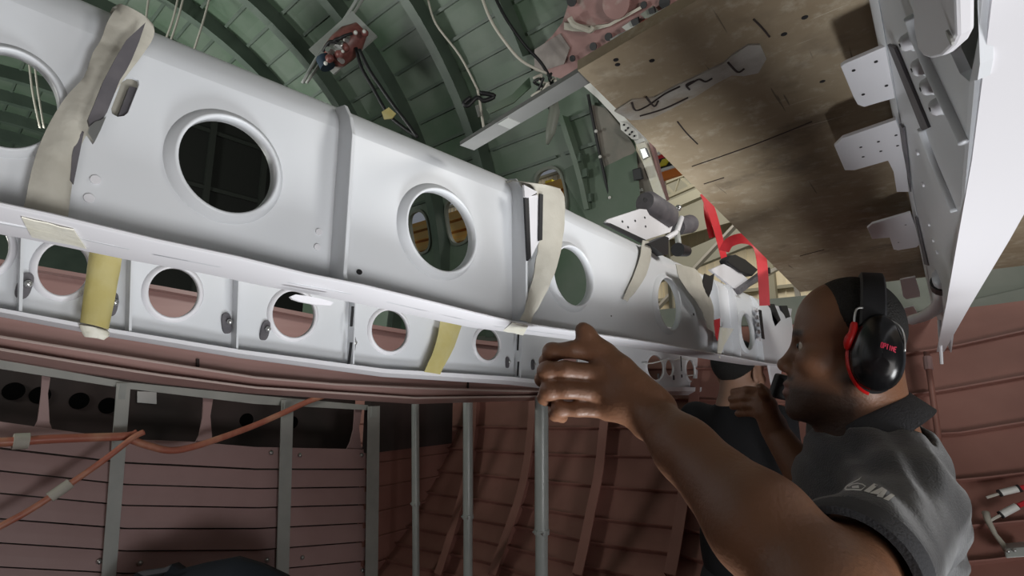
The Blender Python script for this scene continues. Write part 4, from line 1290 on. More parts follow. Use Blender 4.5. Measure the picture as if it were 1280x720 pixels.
# made-up dark backdrop, added so the view through the hole goes dark
RKG = mat('backdrop_edge', (.022, .027, .022, 1), .7)
rk = thing('dark_backdrop', (-4.1, 1.5, FLZ), 'made-up dark backdrop on the main deck, added to darken the big hole', 'backdrop')
obj('body', MB().abox((-4.4, 0.98, FLZ), (-4.1, 2.15, CZ + 2.12)), mat('backdrop_black', (.010, .012, .010, 1), .8), rk)
for k in range(4):
    obj('backdrop_strip', MB().abox((-4.1, .98, FLZ + .2 + k * .45), (-4.08, 2.15, FLZ + .23 + k * .45)), RKG, rk)
for y in (1.3, 1.7):
    obj('backdrop_upright', MB().abox((-4.1, y, FLZ), (-4.07, y + .04, CZ + 2.1)), RKG, rk)

# ================================================================== LOWER LEFT: red pipes and bag
XP = XL + 0.16
def pipe(name, pix, x, wpx, lab, mt=PIPE):
    xs = x if isinstance(x, list) else [x] * len(pix)
    pts = smoothline([onX(u, v, q) for (u, v), q in zip(pix, xs)], 5)
    d = (pts[0] - CAM).dot(FWD)
    return obj(name, MB().tube(pts, wpx / 2 * d / F, 12), mt, label=lab, cat='pipe', group='red pipes along the partition', smooth=True)


pipe('red_pipe', [(-150, 560), (0, 553), (60, 549), (110, 547), (160, 545), (172, 541)], XP, 13, 'thick red pipe running level along the partition top at the left')
pipe('red_pipe', [(-60, 690), (0, 658), (40, 636), (90, 603), (130, 575), (165, 548), (180, 540)], XP + .05, 9, 'thin red pipe slanting down to the lower left corner')
pipe('red_pipe', [(160, 548), (185, 557), (215, 563), (250, 556), (310, 535), (350, 518), (385, 502), (420, 490)], XP, 9, 'red pipe dipping and rising to the right under the grey rail')
obj('pipe_sleeve', MB().tube([onX(16, 552, XP), onX(36, 551, XP)], .030, 12), TAPE, label='pale sleeve on the thick red pipe', cat='sleeve', smooth=True, auto=50)
obj('pipe_sleeve', MB().tube([onX(62, 622, XP + .05), onX(88, 604, XP + .05)], .021, 12), TAPE, label='pale tape sleeve on the slanting red pipe', cat='sleeve', smooth=True, auto=50)
bg = thing('dark_bag', (-1.9, 0.62, 0.0), 'dark navy fabric bag or cover at the bottom edge', 'bag')
NAVY = mat('navy_fabric', (.012, .016, .026, 1), .8, bump=.2, bscale=30)
ridge = [(150, 735), (170, 716), (205, 712), (212, 706), (222, 713), (250, 706), (292, 698), (325, 708), (355, 722), (375, 740)]
top_ = [D(u, v, 2.05) for u, v in ridge]
rows = [top_, [p + Vector((-.08, .06, -.02)) for p in top_], [p + Vector((-.16, .13, -.2)) for p in top_], [Vector((p.x - .16, p.y + .13, 0.0)) for p in top_]]
fr_ = [[p + Vector((.05, -.05, -.05)) for p in top_], [Vector((p.x + .10, p.y - .1, 0.0)) for p in top_]]
obj('fabric', MB().grid(fr_[::-1] + rows), NAVY, bg, smooth=True, auto=50)
obj('flap', MB().plate([[D(u, v, 2.0) for u, v in [(172, 716), (205, 711), (213, 707), (208, 715), (180, 720)]]], FWD * .01), mat('grey_fabric', (.10, .10, .11, 1), .8), bg)

# ================================================================== RIGHT WALL small items
wr = thing('spliced_wire', cyl(1255, 612, 2.42), 'white spliced wire with red end on the right hold wall, upper one', 'wire', 'spliced wires on the right wall')
obj('sleeve', MB().tube([cyl(1251, 616, 2.43), cyl(1272, 611, 2.43)], .012, 8), WHITEM, wr, smooth=True, auto=50)
obj('lead', MB().tube([cyl(1233, 622, 2.43), cyl(1249, 617, 2.43)], .005, 6), WIRE, wr)
obj('plug', MB().tube([cyl(1272, 611, 2.43), cyl(1275, 610, 2.43)], .014, 8), BLACK, wr)
obj('red_lead', MB().tube([cyl(1275, 610, 2.43), cyl(1300, 604, 2.43)], .008, 6), REDCL, wr)
obj('splice_end', MB().tube([cyl(1248, 617, 2.43), cyl(1251, 616, 2.43)], .013, 8), BLACK, wr)
wr = thing('spliced_wire', cyl(1260, 640, 2.42), 'white spliced wire on the right hold wall, lower one above the grey box', 'wire', 'spliced wires on the right wall')
obj('sleeve', MB().tube([cyl(1252, 643, 2.43), cyl(1271, 633, 2.43)], .013, 8), WHITEM, wr, smooth=True, auto=50)
obj('lead', MB().tube([cyl(1237, 651, 2.43), cyl(1252, 643, 2.43)], .005, 6), WIRE, wr)
obj('splice_end', MB().tube([cyl(1250, 644, 2.43), cyl(1252, 643, 2.43)], .014, 8), BLACK, wr)
obj('red_lead', MB().tube([cyl(1273, 632, 2.43), cyl(1300, 620, 2.43)], .008, 6), REDCL, wr)
bx = thing('junction_box', cyl(1268, 690, 2.42), 'small grey junction box with a pale cable stem on the right hold wall', 'box')
obj('case', MB().plate([[cyl(u, v, 2.40) for u, v in [(1256, 686), (1284, 683), (1284, 696), (1257, 698)]]], Vector((0, .08, 0))), GREYT, bx, bevel=.004)
for u, v in [(1260, 689), (1268, 688)]:
    obj('screw', MB().ball(cyl(u, v, 2.39), .006, 8, 5), STEEL, bx)
obj('cable_stem', MB().tube([cyl(u, v, 2.43) for u, v in [(1232, 640), (1235, 651), (1244, 668), (1252, 678), (1258, 688)]], [.012, .011, .008, .009, .010], 8), TAPE, bx, smooth=True)
# ================================================================== PEOPLE (smooth-blended bodies)
def cc(u, v, d):
    return D(u, v, d)


class Body:
    def __init__(s):
        s.p = []

    def cone(s, a, b, ra, rb, k=.012, sub=False, tag=0):
        s.p.append(('c', np.array(a), np.array(b), ra, rb, k, sub)); return s

    def chain(s, pts, rs, k=.008):
        for i in range(len(pts) - 1):
            s.cone(pts[i], pts[i + 1], rs[i], rs[i + 1], k)
        return s

    def ell(s, c, r, basis=None, k=.012, sub=False):
        B = np.array(basis if basis is not None else np.eye(3))
        s.p.append(('e', np.array(c), np.array(r, float), B, None, k, sub)); return s

    def plane(s, p, n):
        """keep only the side n points away from"""
        s.p.append(('p', np.array(p), np.array(n, float), None, None, 0, True)); return s

    def bounds(s, pad=.03):
        lo = np.full(3, 1e9); hi = -lo
        for q in s.p:
            if q[6]: continue
            if q[0] == 'c':
                r = max(q[3], q[4])
                lo = np.minimum(lo, np.minimum(q[1], q[2]) - r); hi = np.maximum(hi, np.maximum(q[1], q[2]) + r)
            else:
                r = q[2].max(); lo = np.minimum(lo, q[1] - r); hi = np.maximum(hi, q[1] + r)
        return lo - pad, hi + pad

    def __call__(s, P, margin=.10):
        d = np.full(len(P), 1.0)
        for q in s.p:
            if q[0] == 'p':
                d = np.maximum(d, (P - q[1]) @ q[2]); continue
            if q[0] == 'c':
                c = (q[1] + q[2]) / 2; R = np.linalg.norm(q[2] - q[1]) / 2 + max(q[3], q[4]) + margin
            else:
                c = q[1]; R = q[2].max() + margin
            rel = P - c
            m = np.nonzero((rel * rel).sum(1) < R * R)[0]
            if len(m) == 0: continue
            X = P[m]
            if q[0] == 'c':
                a, b, ra, rb = q[1], q[2], q[3], q[4]
                ab = b - a
                t = np.clip(((X - a) @ ab) / max(ab @ ab, 1e-12), 0, 1)
                e = np.linalg.norm(X - a - t[:, None] * ab, axis=1) - (ra + (rb - ra) * t)
            else:
                L = (X - q[1]) @ q[3].T
                k0 = np.linalg.norm(L / q[2], axis=1); k1 = np.linalg.norm(L / (q[2] ** 2), axis=1)
                e = k0 * (k0 - 1) / np.maximum(k1, 1e-9)
            k = q[5]; dm = d[m]
            if q[6]:
                h = np.clip(.5 - .5 * (dm + e) / k, 0, 1) if k > 0 else (dm < -e) * 1.0
                d[m] = dm + (-e - dm) * h + k * h * (1 - h)
            else:
                h = np.clip(.5 + .5 * (dm - e) / k, 0, 1) if k > 0 else (e < dm) * 1.0
                d[m] = dm + (e - dm) * h - k * h * (1 - h)
        return d


_C8 = np.array([[i & 1, (i >> 1) & 1, (i >> 2) & 1] for i in range(8)])
_E12 = [(0, 1), (2, 3), (4, 5), (6, 7), (0, 2), (1, 3), (4, 6), (5, 7), (0, 4), (1, 5), (2, 6), (3, 7)]


def surface(f, h):
    lo, hi = f.bounds()
    cells = None
    for lev in (16, 4, 1):
        s = h * lev
        if cells is None:
            n = np.ceil((hi - lo) / s).astype(int)
            g = np.stack(np.meshgrid(*[np.arange(k) for k in n], indexing='ij'), -1).reshape(-1, 3)
        else:
            o = np.stack(np.meshgrid(*[np.arange(4)] * 3, indexing='ij'), -1).reshape(-1, 3)
            g = (cells[:, None, :] * 4 + o[None]).reshape(-1, 3)
        if lev > 1:
            d = f(lo + (g + .5) * s)
            cells = g[np.abs(d) < s * 1.25]
        else:
            cells = g
    K = int(max((hi - lo) / h)) + 8
    key = lambda c: (c[:, 0].astype(np.int64) * K + c[:, 1]) * K + c[:, 2]
    cor = (cells[:, None, :] + _C8[None]).reshape(-1, 3)
    ck = key(cor)
    uk, first, inv = np.unique(ck, return_index=True, return_inverse=True)
    vals = f(lo + cor[first] * h)
    v8 = vals[inv].reshape(-1, 8)
    act = (v8.min(1) < 0) & (v8.max(1) >= 0)
    cells = cells[act]; v8 = v8[act]
    acc = np.zeros((len(cells), 3)); cnt = np.zeros(len(cells))
    for a, b in _E12:
        va, vb = v8[:, a], v8[:, b]
        x = (va < 0) != (vb < 0)
        t = np.where(x, va / np.where(x, va - vb, 1), 0)
        p = _C8[a] + t[:, None] * (_C8[b] - _C8[a])
        acc += np.where(x[:, None], p, 0); cnt += x
    verts = lo + (cells + acc / cnt[:, None]) * h
    kk = key(cells); order = np.argsort(kk); ks = kk[order]
    faces = []
    for ax in range(3):
        e = np.eye(3, dtype=int)[ax]; u = np.eye(3, dtype=int)[(ax + 1) % 3]; w_ = np.eye(3, dtype=int)[(ax + 2) % 3]
        c1 = 1 << ax
        va, vb = v8[:, 0], v8[:, c1]
        m = np.nonzero((va < 0) != (vb < 0))[0]
        base = cells[m]
        idx = [m]
        ok = np.ones(len(m), bool)
        for off in (-u, -u - w_, -w_):
            q = key(base + off)
            j = np.clip(np.searchsorted(ks, q), 0, len(ks) - 1)
            ok &= ks[j] == q
            idx.append(order[j])
        F_ = np.stack(idx, 1)
        flip = va[m] >= 0
        F_[flip] = F_[flip][:, ::-1]
        faces.append(F_[ok])
    return verts, np.concatenate(faces)


def skin_obj(name, body, h, mt, parent, colf=None, smooth_it=1, **tg):
    V, Fc = surface(body, h)
    off = np.array(root_loc(parent)) if parent else np.zeros(3)
    me = bpy.data.meshes.new(name)
    me.from_pydata((V - off).tolist(), [], Fc[:, ::-1].tolist())
    me.materials.append(mt)
    if colf is not None:
        at = me.color_attributes.new('Col', 'FLOAT_COLOR', 'POINT')
        c = np.ones((len(V), 4), np.float32); c[:, :3] = colf(V)
        at.data.foreach_set('color', c.ravel())
    bm = bmesh.new(); bm.from_mesh(me)
    for _ in range(smooth_it):
        bmesh.ops.smooth_vert(bm, verts=bm.verts, factor=.5, use_axis_x=True, use_axis_y=True, use_axis_z=True)
    bmesh.ops.recalc_face_normals(bm, faces=bm.faces)
    bm.to_mesh(me); bm.free()
    me.polygons.foreach_set('use_smooth', [True] * len(me.polygons))
    o = bpy.data.objects.new(name, me); COL.objects.link(o)
    if parent: o.parent = parent
    tag(o, **tg)
    return o


def skin_mat(name, rough=.5):
    m = mat(name, (.1, .05, .03, 1), rough, bump=.12, bscale=220, sss=.06, spec=.45)
    nt = m.node_tree; b = nt.nodes['Principled BSDF']
    a = nt.nodes.new('ShaderNodeVertexColor'); a.layer_name = 'Col'
    nt.links.new(a.outputs['Color'], b.inputs['Base Color'])
    return m


SKIN = skin_mat('brown_skin', .47)
SKIN2 = skin_mat('lighter_brown_skin', .5)
HAIR = mat('black_hair', (.008, .007, .006, 1), .7, bump=.6, bscale=300)
SHIRT = mat('charcoal_polo', (.017, .018, .021, 1), .85, bump=.25, bscale=400, sheen=.3, col2=(.025, .026, .030, 1), scale=30)
SHIRTC = mat('grey_collar', (.034, .035, .040, 1), .85, bump=.25, bscale=400)
TROUS = mat('dark_trousers', (.03, .03, .035, 1), .9)
BLACKT = mat('black_tshirt', (.006, .006, .008, 1), .9, bump=.2, bscale=200)


class HeadFrame:
    def __init__(s, o, fwd, up, sc=1.0, sf=1.0):
        s.sf = sf
        s.o = Vector(o); s.f = Vector(fwd).normalized()
        s.l = Vector(up).cross(s.f).normalized(); s.u = s.f.cross(s.l).normalized(); s.sc = sc

    def P(s, f, l, u):
        return s.o + (s.f * f * s.sf + s.l * l + s.u * u) * s.sc

    def B(s):
        return np.array([s.f, s.l, s.u])

    def loc(s, V):
        return ((V - np.array(s.o)) @ s.B().T) / s.sc / np.array([s.sf, 1, 1])


def add_head(b, H, ears=False):
    B = H.B(); P = H.P; sc = H.sc
    def e(c, r, k=.012, sub=False): b.ell(P(*c), [r[0] * sc * H.sf, r[1] * sc, r[2] * sc], B, k * sc, sub)
    def c(a, q, ra, rb, k=.012, sub=False): b.cone(P(*a), P(*q), ra * sc, rb * sc, k * sc, sub)
    e((.008, 0, .045), (.086, .075, .083))
    e((.040, 0, .045), (.058, .064, .064), .03)
    e((.048, 0, -.028), (.050, .056, .075), .03)
    e((.046, 0, -.072), (.046, .047, .036), .03)
    e((.090, 0, -.103), (.018, .023, .018), .02)
    for s in (-1, 1):
        c((-.002, s * .054, -.040), (.070, s * .022, -.100), .020, .015, .025)
        e((.066, s * .044, -.018), (.026, .020, .018), .02)
        c((.087, s * .010, .026), (.076, s * .046, .024), .010, .008, .014)
    c((.092, 0, .012), (.114, 0, -.026), .008, .0105, .012)
    e((.117, 0, -.030), (.012, .012, .0105), .008)
    for s in (-1, 1):
        e((.105, s * .0125, -.035), (.011, .008, .0085), .006)
    e((.083, 0, -.066), (.023, .034, .032), .02)
    for s in (-1, 1):
        e((.098, s * .031, .006), (.016, .015, .011), .010, True)
        # lids
        e((.077, s * .031, .0065), (.0155, .0165, .0145), .003)
        e((.096, s * .033, .0050), (.014, .0155, .0046), .002, True)
        e((.112, s * .007, -.0435), (.004, .0035, .003), .003, True)
    e((.1045, 0, -.0615), (.0115, .025, .0066), .005)
    e((.1040, 0, -.0765), (.0125, .022, .0088), .005)
    c((.117, -.020, -.0685), (.117, .020, -.0685), .0036, .0028, .003, True)
    if ears:
        for s in (-1, 1):
            e((-.002, s * .077, -.004), (.018, .007, .031), .006)
            e((.002, s * .086, .0), (.010, .006, .018), .004, True)
            e((.004, s * .076, -.026), (.009, .006, .010), .006)


def head_colors(H, base, V):
    L = H.loc(V)
    f, l, u = L[:, 0], L[:, 1], L[:, 2]
    col = np.tile(np.array(base), (len(V), 1))
    near = (np.abs(L) < .2).all(1) & (f < .128) & (np.abs(l) < .1)
    def blend(mask, c):
        m = (mask * near)[:, None]
        return col * (1 - m) + np.array(c) * m
    sm = lambda x, a, b: np.clip((x - a) / (b - a), 0, 1)
    # beard on jaw and upper lip
    jaw = sm(-u, .050, .070) * sm(f, -.03, .0) * sm(u, -.150, -.128)
    must = np.exp(-((u + .052) / .006) ** 2) * sm(f, .085, .095) * (1 - sm(np.abs(l), .028, .036))
    side = sm(-u, .02, .04) * np.exp(-((f - .01) / .018) ** 2) * sm(np.abs(l), .03, .045)
    lips = np.exp(-((u + .068) / .0115) ** 4) * sm(f, .092, .098) * (1 - sm(np.abs(l), .020, .027))
    beard = np.clip(np.maximum(np.maximum(jaw, must), side), 0, 1) * .82 * (1 - lips)
    col = blend(beard, (.012, .009, .008))
    col = blend(lips * .8, (.17, .075, .065))
    brow = np.exp(-((u - .028 + np.abs(np.abs(l) - .03) * .1) / .0055) ** 4) * (sm(np.abs(l), .008, .014)) * (1 - sm(np.abs(l), .048, .056)) * sm(f, .05, .065)
    col = blend(brow * .8, (.012, .009, .008))
    return col


UPW = Vector((0, 0, 1))
# ------------------------------------------------------------------ worker in the charcoal polo
rh = (_f + RGT * .64).normalized()
pl_ = (-RGT * math.cos(math.atan(.64)) + _f * math.sin(math.atan(.64)))
turn = math.radians(3)
face = (pl_ * math.cos(turn) - rh * math.sin(turn))
tilt = math.radians(9)
face = face * math.cos(tilt) + UPW * math.sin(tilt)
HM = HeadFrame(D(1066, 445, .86), face, UPW, 1.0, .86)
man = thing('person', Vector((HM.o.x + .05, HM.o.y + .02, 0)), 'worker in charcoal polo and black ear defenders reaching one arm toward the beam', 'person')
neckb = cc(1092, 535, .84)
shL = cc(1130, 642, .69); shR = cc(1062, 520, 1.02)
elL = cc(1035, 742, .44); wrL = cc(812, 517, .685)
elR = cc(1050, 660, 1.00); wrR = cc(968, 538, 1.13)
mid = (shL + shR) / 2
b = Body()
add_head(b, HM)
b.cone(HM.P(-.018, 0, -.03), HM.P(-.040, 0, -.13), .056, .058, .03)
b.cone(HM.P(-.040, 0, -.13), mid + Vector((0, 0, -.03)), .056, .055, .03)
# throat
b.cone(HM.P(.02, 0, -.075), HM.P(-.01, 0, -.15), .035, .045, .03)
# inner torso
midl = mid + Vector((0, 0, -.06))
b.cone(midl, mid + Vector((0, 0, -.30)), .07, .08, .03)
b.cone(shL, midl, .042, .055, .03); b.cone(shR, midl, .042, .055, .03)
# left arm
up = shL.lerp(elL, .45)
b.cone(shL, up, .042, .046, .02); b.cone(up, elL, .047, .044, .02)
b.cone(elL, elL.lerp(wrL, .28), .045, .049, .02)
b.cone(elL.lerp(wrL, .28), elL.lerp(wrL, .72), .049, .035, .02)
b.cone(elL.lerp(wrL, .72), wrL, .035, .0285, .02)
b.cone(cc(825, 508, .69), cc(808, 530, .69), .021, .021, .015)
# left hand: back of the hand to the viewer, thumb up, fingers curled away
K = [cc(757, 444, .735), cc(747, 467, .72), cc(749, 490, .715), cc(760, 512, .715)]
for k, r in zip(K, (.0145, .015, .0145, .013)):
    b.cone(cc(808, 511, .69), k, .024, r, .014)
b.cone(K[0], K[3], .014, .013, .012)
b.cone(cc(790, 485, .70), cc(775, 505, .70), .022, .02, .015)
FG = [
    ([K[0], cc(715, 437, .735), cc(690, 440, .745), cc(683, 452, .768), cc(692, 459, .79)], [.0135, .0122, .0124, .0110, .0092]),
    ([K[1], cc(706, 462, .715), cc(684, 464, .722), cc(678, 474, .748), cc(688, 480, .775)], [.0140, .0126, .0127, .0112, .0095]),
    ([K[2], cc(708, 487, .712), cc(687, 488, .718), cc(681, 497, .742), cc(692, 502, .768)], [.0138, .0124, .0124, .0108, .0092]),
    ([K[3], cc(722, 511, .715), cc(700, 511, .720), cc(694, 518, .742), cc(703, 522, .765)], [.0125, .0110, .0110, .0096, .0084]),
]
for pts, rs in FG:
    b.chain(pts, rs, .0045)
    for j in (0, 2):
        b.ell(pts[j], [rs[j] * 1.10] * 3, None, .005)
b.chain([cc(808, 497, .69), cc(775, 462, .715), cc(746, 436, .735), cc(732, 417, .742), cc(728, 411, .742)], [.023, .018, .0132, .0118, .0088], .012)
# right arm and hand
b.cone(shR, elR, .042, .044, .02)
b.cone(elR, elR.lerp(wrR, .3), .042, .043, .02); b.cone(elR.lerp(wrR, .3), wrR, .043, .028, .02)
KR = [cc(955, 490, 1.15), cc(950, 499, 1.145), cc(949, 508, 1.14), cc(951, 517, 1.135)]
for k in KR:
    b.cone(cc(966, 530, 1.13), k, .022, .013, .012)
for i, (k, t) in enumerate(zip(KR, [(917, 490), (914, 499), (916, 508), (923, 517)])):
    m = cc((k_ := [(955, 490), (950, 499), (949, 508), (951, 517)][i])[0] * .45 + t[0] * .55, k_[1] * .45 + t[1] * .55 - 2, 1.165)
    b.chain([k, m, cc(t[0], t[1], 1.20)], [.0115, .0102, .0085], .004)
b.chain([cc(968, 525, 1.12), cc(962, 505, 1.11), cc(955, 492, 1.10), cc(951, 484, 1.10)], [.018, .014, .011, .009], .008)
SK = (.200, .094, .052)


def man_col(V):
    return head_colors(HM, SK, V)


skin_obj('body', b, .0032, SKIN, man, man_col, smooth_it=1)
# eyes
EYE = mat('eye', (.55, .48, .42, 1), .15); IRIS = mat('iris', (.01, .006, .004, 1), .1)
for s in (-1, 1):
    ep = HM.P(.0755, s * .031, .0055)
    eo = obj('eye', MB().ball(ep, .0155, 20, 14), EYE, man, smooth=True)
    obj('iris', MB().ball(ep + (HM.f * .0125 + HM.l * (-.001)), .0058, 14, 10), IRIS, eo, smooth=True)
# hair cap
hb = Body()
BB = HM.B()
hb.ell(HM.P(.006, 0, .047), (.090 * .86, .0785, .087), BB, .01)
hb.plane(HM.P(.052, 0, .078), np.array(HM.f * .80 - HM.u * .6))
hb.plane(HM.P(0, 0, .01), np.array(-HM.u * 1.0 + HM.f * .5) / math.sqrt(1.25))
skin_obj('hair', hb, .0035, HAIR, man, smooth_it=2)
# ear defenders: cups, red ring, wire arms, headband
ed = thing('ear_defenders', HM.P(-.01, .09, 0), 'black ear defenders with red ring worn by the worker', 'ear defenders')
CUP = mat('glossy_black_cup', (.008, .008, .009, 1), .22)
REDR = mat('red_plastic', (.62, .012, .012, 1), .35)


def cup(s):
    rows = []
    prof = [(0.000, .037, .055), (.006, .040, .058), (.016, .0395, .0575), (.026, .036, .053), (.034, .029, .044), (.039, .019, .030), (.041, .008, .012), (.0415, .001, .001)]
    for dn, rf, ru in prof:
        rows.append([HM.P(-.026 + rf * math.cos(a) - .006 * (dn / .04), s * (.086 + dn), .000 + ru * math.sin(a) - .004 * math.cos(2*a)) for a in [2 * math.pi * k / 40 for k in range(40)]])
    mb = MB().grid(rows, closed=True)
    o = obj('cup', mb, CUP, ed, smooth=True, auto=60)
    mb = MB().ring(HM.P(-.026, s * .080, .0), HM.f * .033, HM.u * .055, HM.l * s, [(-.012, -.008), (.002, -.008), (.003, .006), (-.012, .006)], 40)
    obj('cushion', mb, BLACK, o, smooth=True, auto=50)
    return o


cL = cup(1); cup(-1)
# red crescent on the front rim
rows = []
for k in range(25):
    a = math.radians(lerp(165, 262, k / 24))
    wd = .0045 + .003 * math.sin(math.pi * k / 24)
    ex, ez = math.cos(a), math.sin(a)
    pt = lambda r, dn: HM.P(-.026 - (.040 + r) * ex, .086 + dn, (.058 + r) * ez)
    rows.append([pt(-.001, -.003), pt(.0035, -.003), pt(.0035, .0095), pt(-.001, wd + .006)])
obj('red_rim', MB().grid(rows, closed=True), REDR, cL, smooth=True, auto=50)
obj('slider', MB().tube(smoothline([HM.P(.015, .096, .004), HM.P(.014, .100, .018), HM.P(.009, .101, .030), HM.P(.008, .099, .046)], 4), [.004, .005, .006, .0065, .0068, .007, .0068, .006, .006, .006, .0055, .005, .004], 8), REDR, cL, smooth=True)
for pts in [[(.008, .099, .044), (.006, .097, .066), (-.004, .094, .070)], [(-.036, .104, .056), (-.054, .108, .046), (-.062, .112, .030), (-.064, .112, .008)]]:
    obj('wire_arm', MB().tube(smoothline([HM.P(*q) for q in pts], 4), .0016, 6), STEEL, ed, smooth=True)
rows = []
for k in range(33):
    a = math.radians(lerp(-8, 188, k / 32))
    c0_ = HM.P(-.020, .092 * math.cos(a), .034 + .102 * math.sin(a))
    n = (HM.l * math.cos(a) + HM.u * math.sin(a))
    rows.append([c0_ - HM.f * .017, c0_ - HM.f * .014 + n * .006, c0_ + HM.f * .014 + n * .006, c0_ + HM.f * .017, c0_ + HM.f * .014 - n * .004, c0_ - HM.f * .014 - n * .004])
obj('headband', MB().grid(rows, closed=True), BLACK, ed, smooth=True, auto=50)
# red lettering on the cup
LET = {'P': [(0, 0, 0, 1), (0, 1, .6, 1), (.6, 1, .6, .5), (.6, .5, 0, .5)], 'E': [(0, 0, 0, 1), (0, 1, .6, 1), (0, .5, .5, .5), (0, 0, .6, 0)], 'L': [(0, 0, 0, 1), (0, 0, .6, 0)],
       'T': [(.3, 0, .3, 1), (0, 1, .6, 1)], 'O': [(0, 0, 0, 1), (0, 1, .6, 1), (.6, 1, .6, 0), (.6, 0, 0, 0)], 'I': [(.3, 0, .3, 1)], 'M': [(0, 0, 0, 1), (0, 1, .3, .4), (.3, .4, .6, 1), (.6, 1, .6, 0)], 'R': [(0, 0, 0, 1), (0, 1, .6, 1), (.6, 1, .6, .5), (.6, .5, 0, .5), (.2, .5, .6, 0)]}


from mathutils.bvhtree import BVHTree


def bvh_of(o):
    dg = bpy.context.evaluated_depsgraph_get()
    off = root_loc(o)
    me = o.data
    return BVHTree.FromPolygons([v.co + off for v in me.vertices], [tuple(p.vertices) for p in me.polygons])


def decal(name, polys, bv, mt, parent, lift=.0022):
    """flat print laid on a surface: pixel polygons dropped on it, small quads"""
    mb = MB()
    for poly in polys:
        tri = [[Vector((poly[i][0], poly[i][1], 0)) for i in t] for t in tessellate_polygon([[Vector((x, y, 0)) for x, y in poly]])]
        for _ in range(2):
            nt_ = []
            for a, b_, c in tri:
                ab, bc, ca = (a + b_) / 2, (b_ + c) / 2, (c + a) / 2
                nt_ += [[a, ab, ca], [ab, b_, bc], [ca, bc, c], [ab, bc, ca]]
            tri = nt_
        for t in tri:
            vs = []
            for p in t:
                d = ray(p.x, p.y).normalized()
                hit, n, i, ds = bv.ray_cast(CAM, d)
                if hit is None: hit = CAM + d * .8
                vs.append(hit - d * lift)
            mb.add(vs, [(0, 1, 2)])
    return obj(name, mb, mt, parent)


def strokes(word, org, ex, ey, w, gap=.9):
    """letters as thin quads in pixel space: org pixel, ex/ey pixel vectors per unit"""
    out = []
    for i, ch in enumerate(word):
        for x0, y0, x1, y1 in LET[ch]:
            x0 += i * gap; x1 += i * gap
            a = (org[0] + ex[0] * x0 + ey[0] * y0, org[1] + ex[1] * x0 + ey[1] * y0)
            c = (org[0] + ex[0] * x1 + ey[0] * y1, org[1] + ex[1] * x1 + ey[1] * y1)
            dx, dy = c[0] - a[0], c[1] - a[1]
            L_ = math.hypot(dx, dy); nx, ny = -dy / L_ * w / 2, dx / L_ * w / 2
            out.append([(a[0] + nx, a[1] + ny), (c[0] + nx, c[1] + ny), (c[0] - nx, c[1] - ny), (a[0] - nx, a[1] - ny)])
    return out


decal('cup_lettering', strokes('OPTIME', (1101, 434), (3.7, 1.25), (.9, -6.0), 1.3), bvh_of(cL), mat('red_print', (.50, .02, .06, 1), .5), cL)

# ------------------------------------------------------------------ polo shirt
axL = (elL - shL).normalized()
sx = (shL - shR).normalized()
front = Vector((face.x, face.y, 0)).normalized()
front = (front - sx * front.dot(sx)).normalized()
upb = sx.cross(front); 
if upb.z < 0: upb = -upb
TB = np.array([sx, front, upb])
class Shirt(Body):
    """shirt surface with cloth folds fanning out from the armpit"""
    def __call__(s, P, margin=.10):
        d = Body.__call__(s, P, margin)
        rel = P - np.array(shL + Vector((0, 0, -.05)))
        y = rel @ np.array(front); z = rel[:, 2]
        r = np.hypot(y, z); th = np.arctan2(z, -y)
        w = np.clip((r - .05) / .06, 0, 1) * np.clip((.45 - r) / .2, 0, 1)
        fo = np.sin(th * 15 + 5 * np.sin(r * 14)) * .0032 + np.sin(th * 31 - 9 * r) * .0012
        t2 = P @ np.array(sx)
        return d + fo * w + 0.0008 * np.sin(P[:, 2] * 40 + 6 * np.sin(t2 * 12))


sh = Shirt()
sh.cone(shL + Vector((0, 0, .0)), mid + Vector((0, 0, -.02)), .060, .066, .03)
sh.cone(shR, mid + Vector((0, 0, -.02)), .064, .066, .03)
sh.cone(mid + Vector((0, 0, -.02)) - front * .02, mid + Vector((0, 0, -.09)), .068, .09, .04)
sh.ell(mid + Vector((0, 0, -.15)) + front * .02, (.180, .115, .22), TB, .05)
sh.ell(mid + Vector((0, 0, -.42)) + front * .07, (.165, .115, .24), TB, .05)
sh.cone(shL + Vector((0, 0, .036)) - front * .004, mid + Vector((0, 0, .012)) - front * .03, .048, .055, .04)
hem = shL.lerp(elL, .68)
sh.cone(shL, hem, .060, .063, .035)
hemR = shR.lerp(elR, .6)
sh.cone(shR, hemR, .066, .072, .03)
sh.cone(shL.lerp(elL, .72), shL.lerp(elL, 1.5), .053, .066, .004, True)
sh.cone(shR.lerp(elR, .62), shR.lerp(elR, 1.2), .052, .056, .004, True)
# neck opening
sh.cone(HM.P(-.040, 0, -.115), mid + Vector((0, 0, .02)), .068, .060, .008, True)
# hem cut
n_ = np.array(axL)
shirt = skin_obj('polo_shirt', sh, .0055, SHIRT, man, smooth_it=2)
# sleeve band (knitted hem)
e1 = axL.cross(UPW).normalized(); e2 = axL.cross(e1)
obj('sleeve_band', MB().ring(hem + axL * .048, e1 * .0545, e2 * .0545, axL, [(-.001, -.030), (.0085, -.030), (.0085, .0), (.0065, .010), (-.001, .010)], 48), SHIRTC, shirt, smooth=True, auto=60)
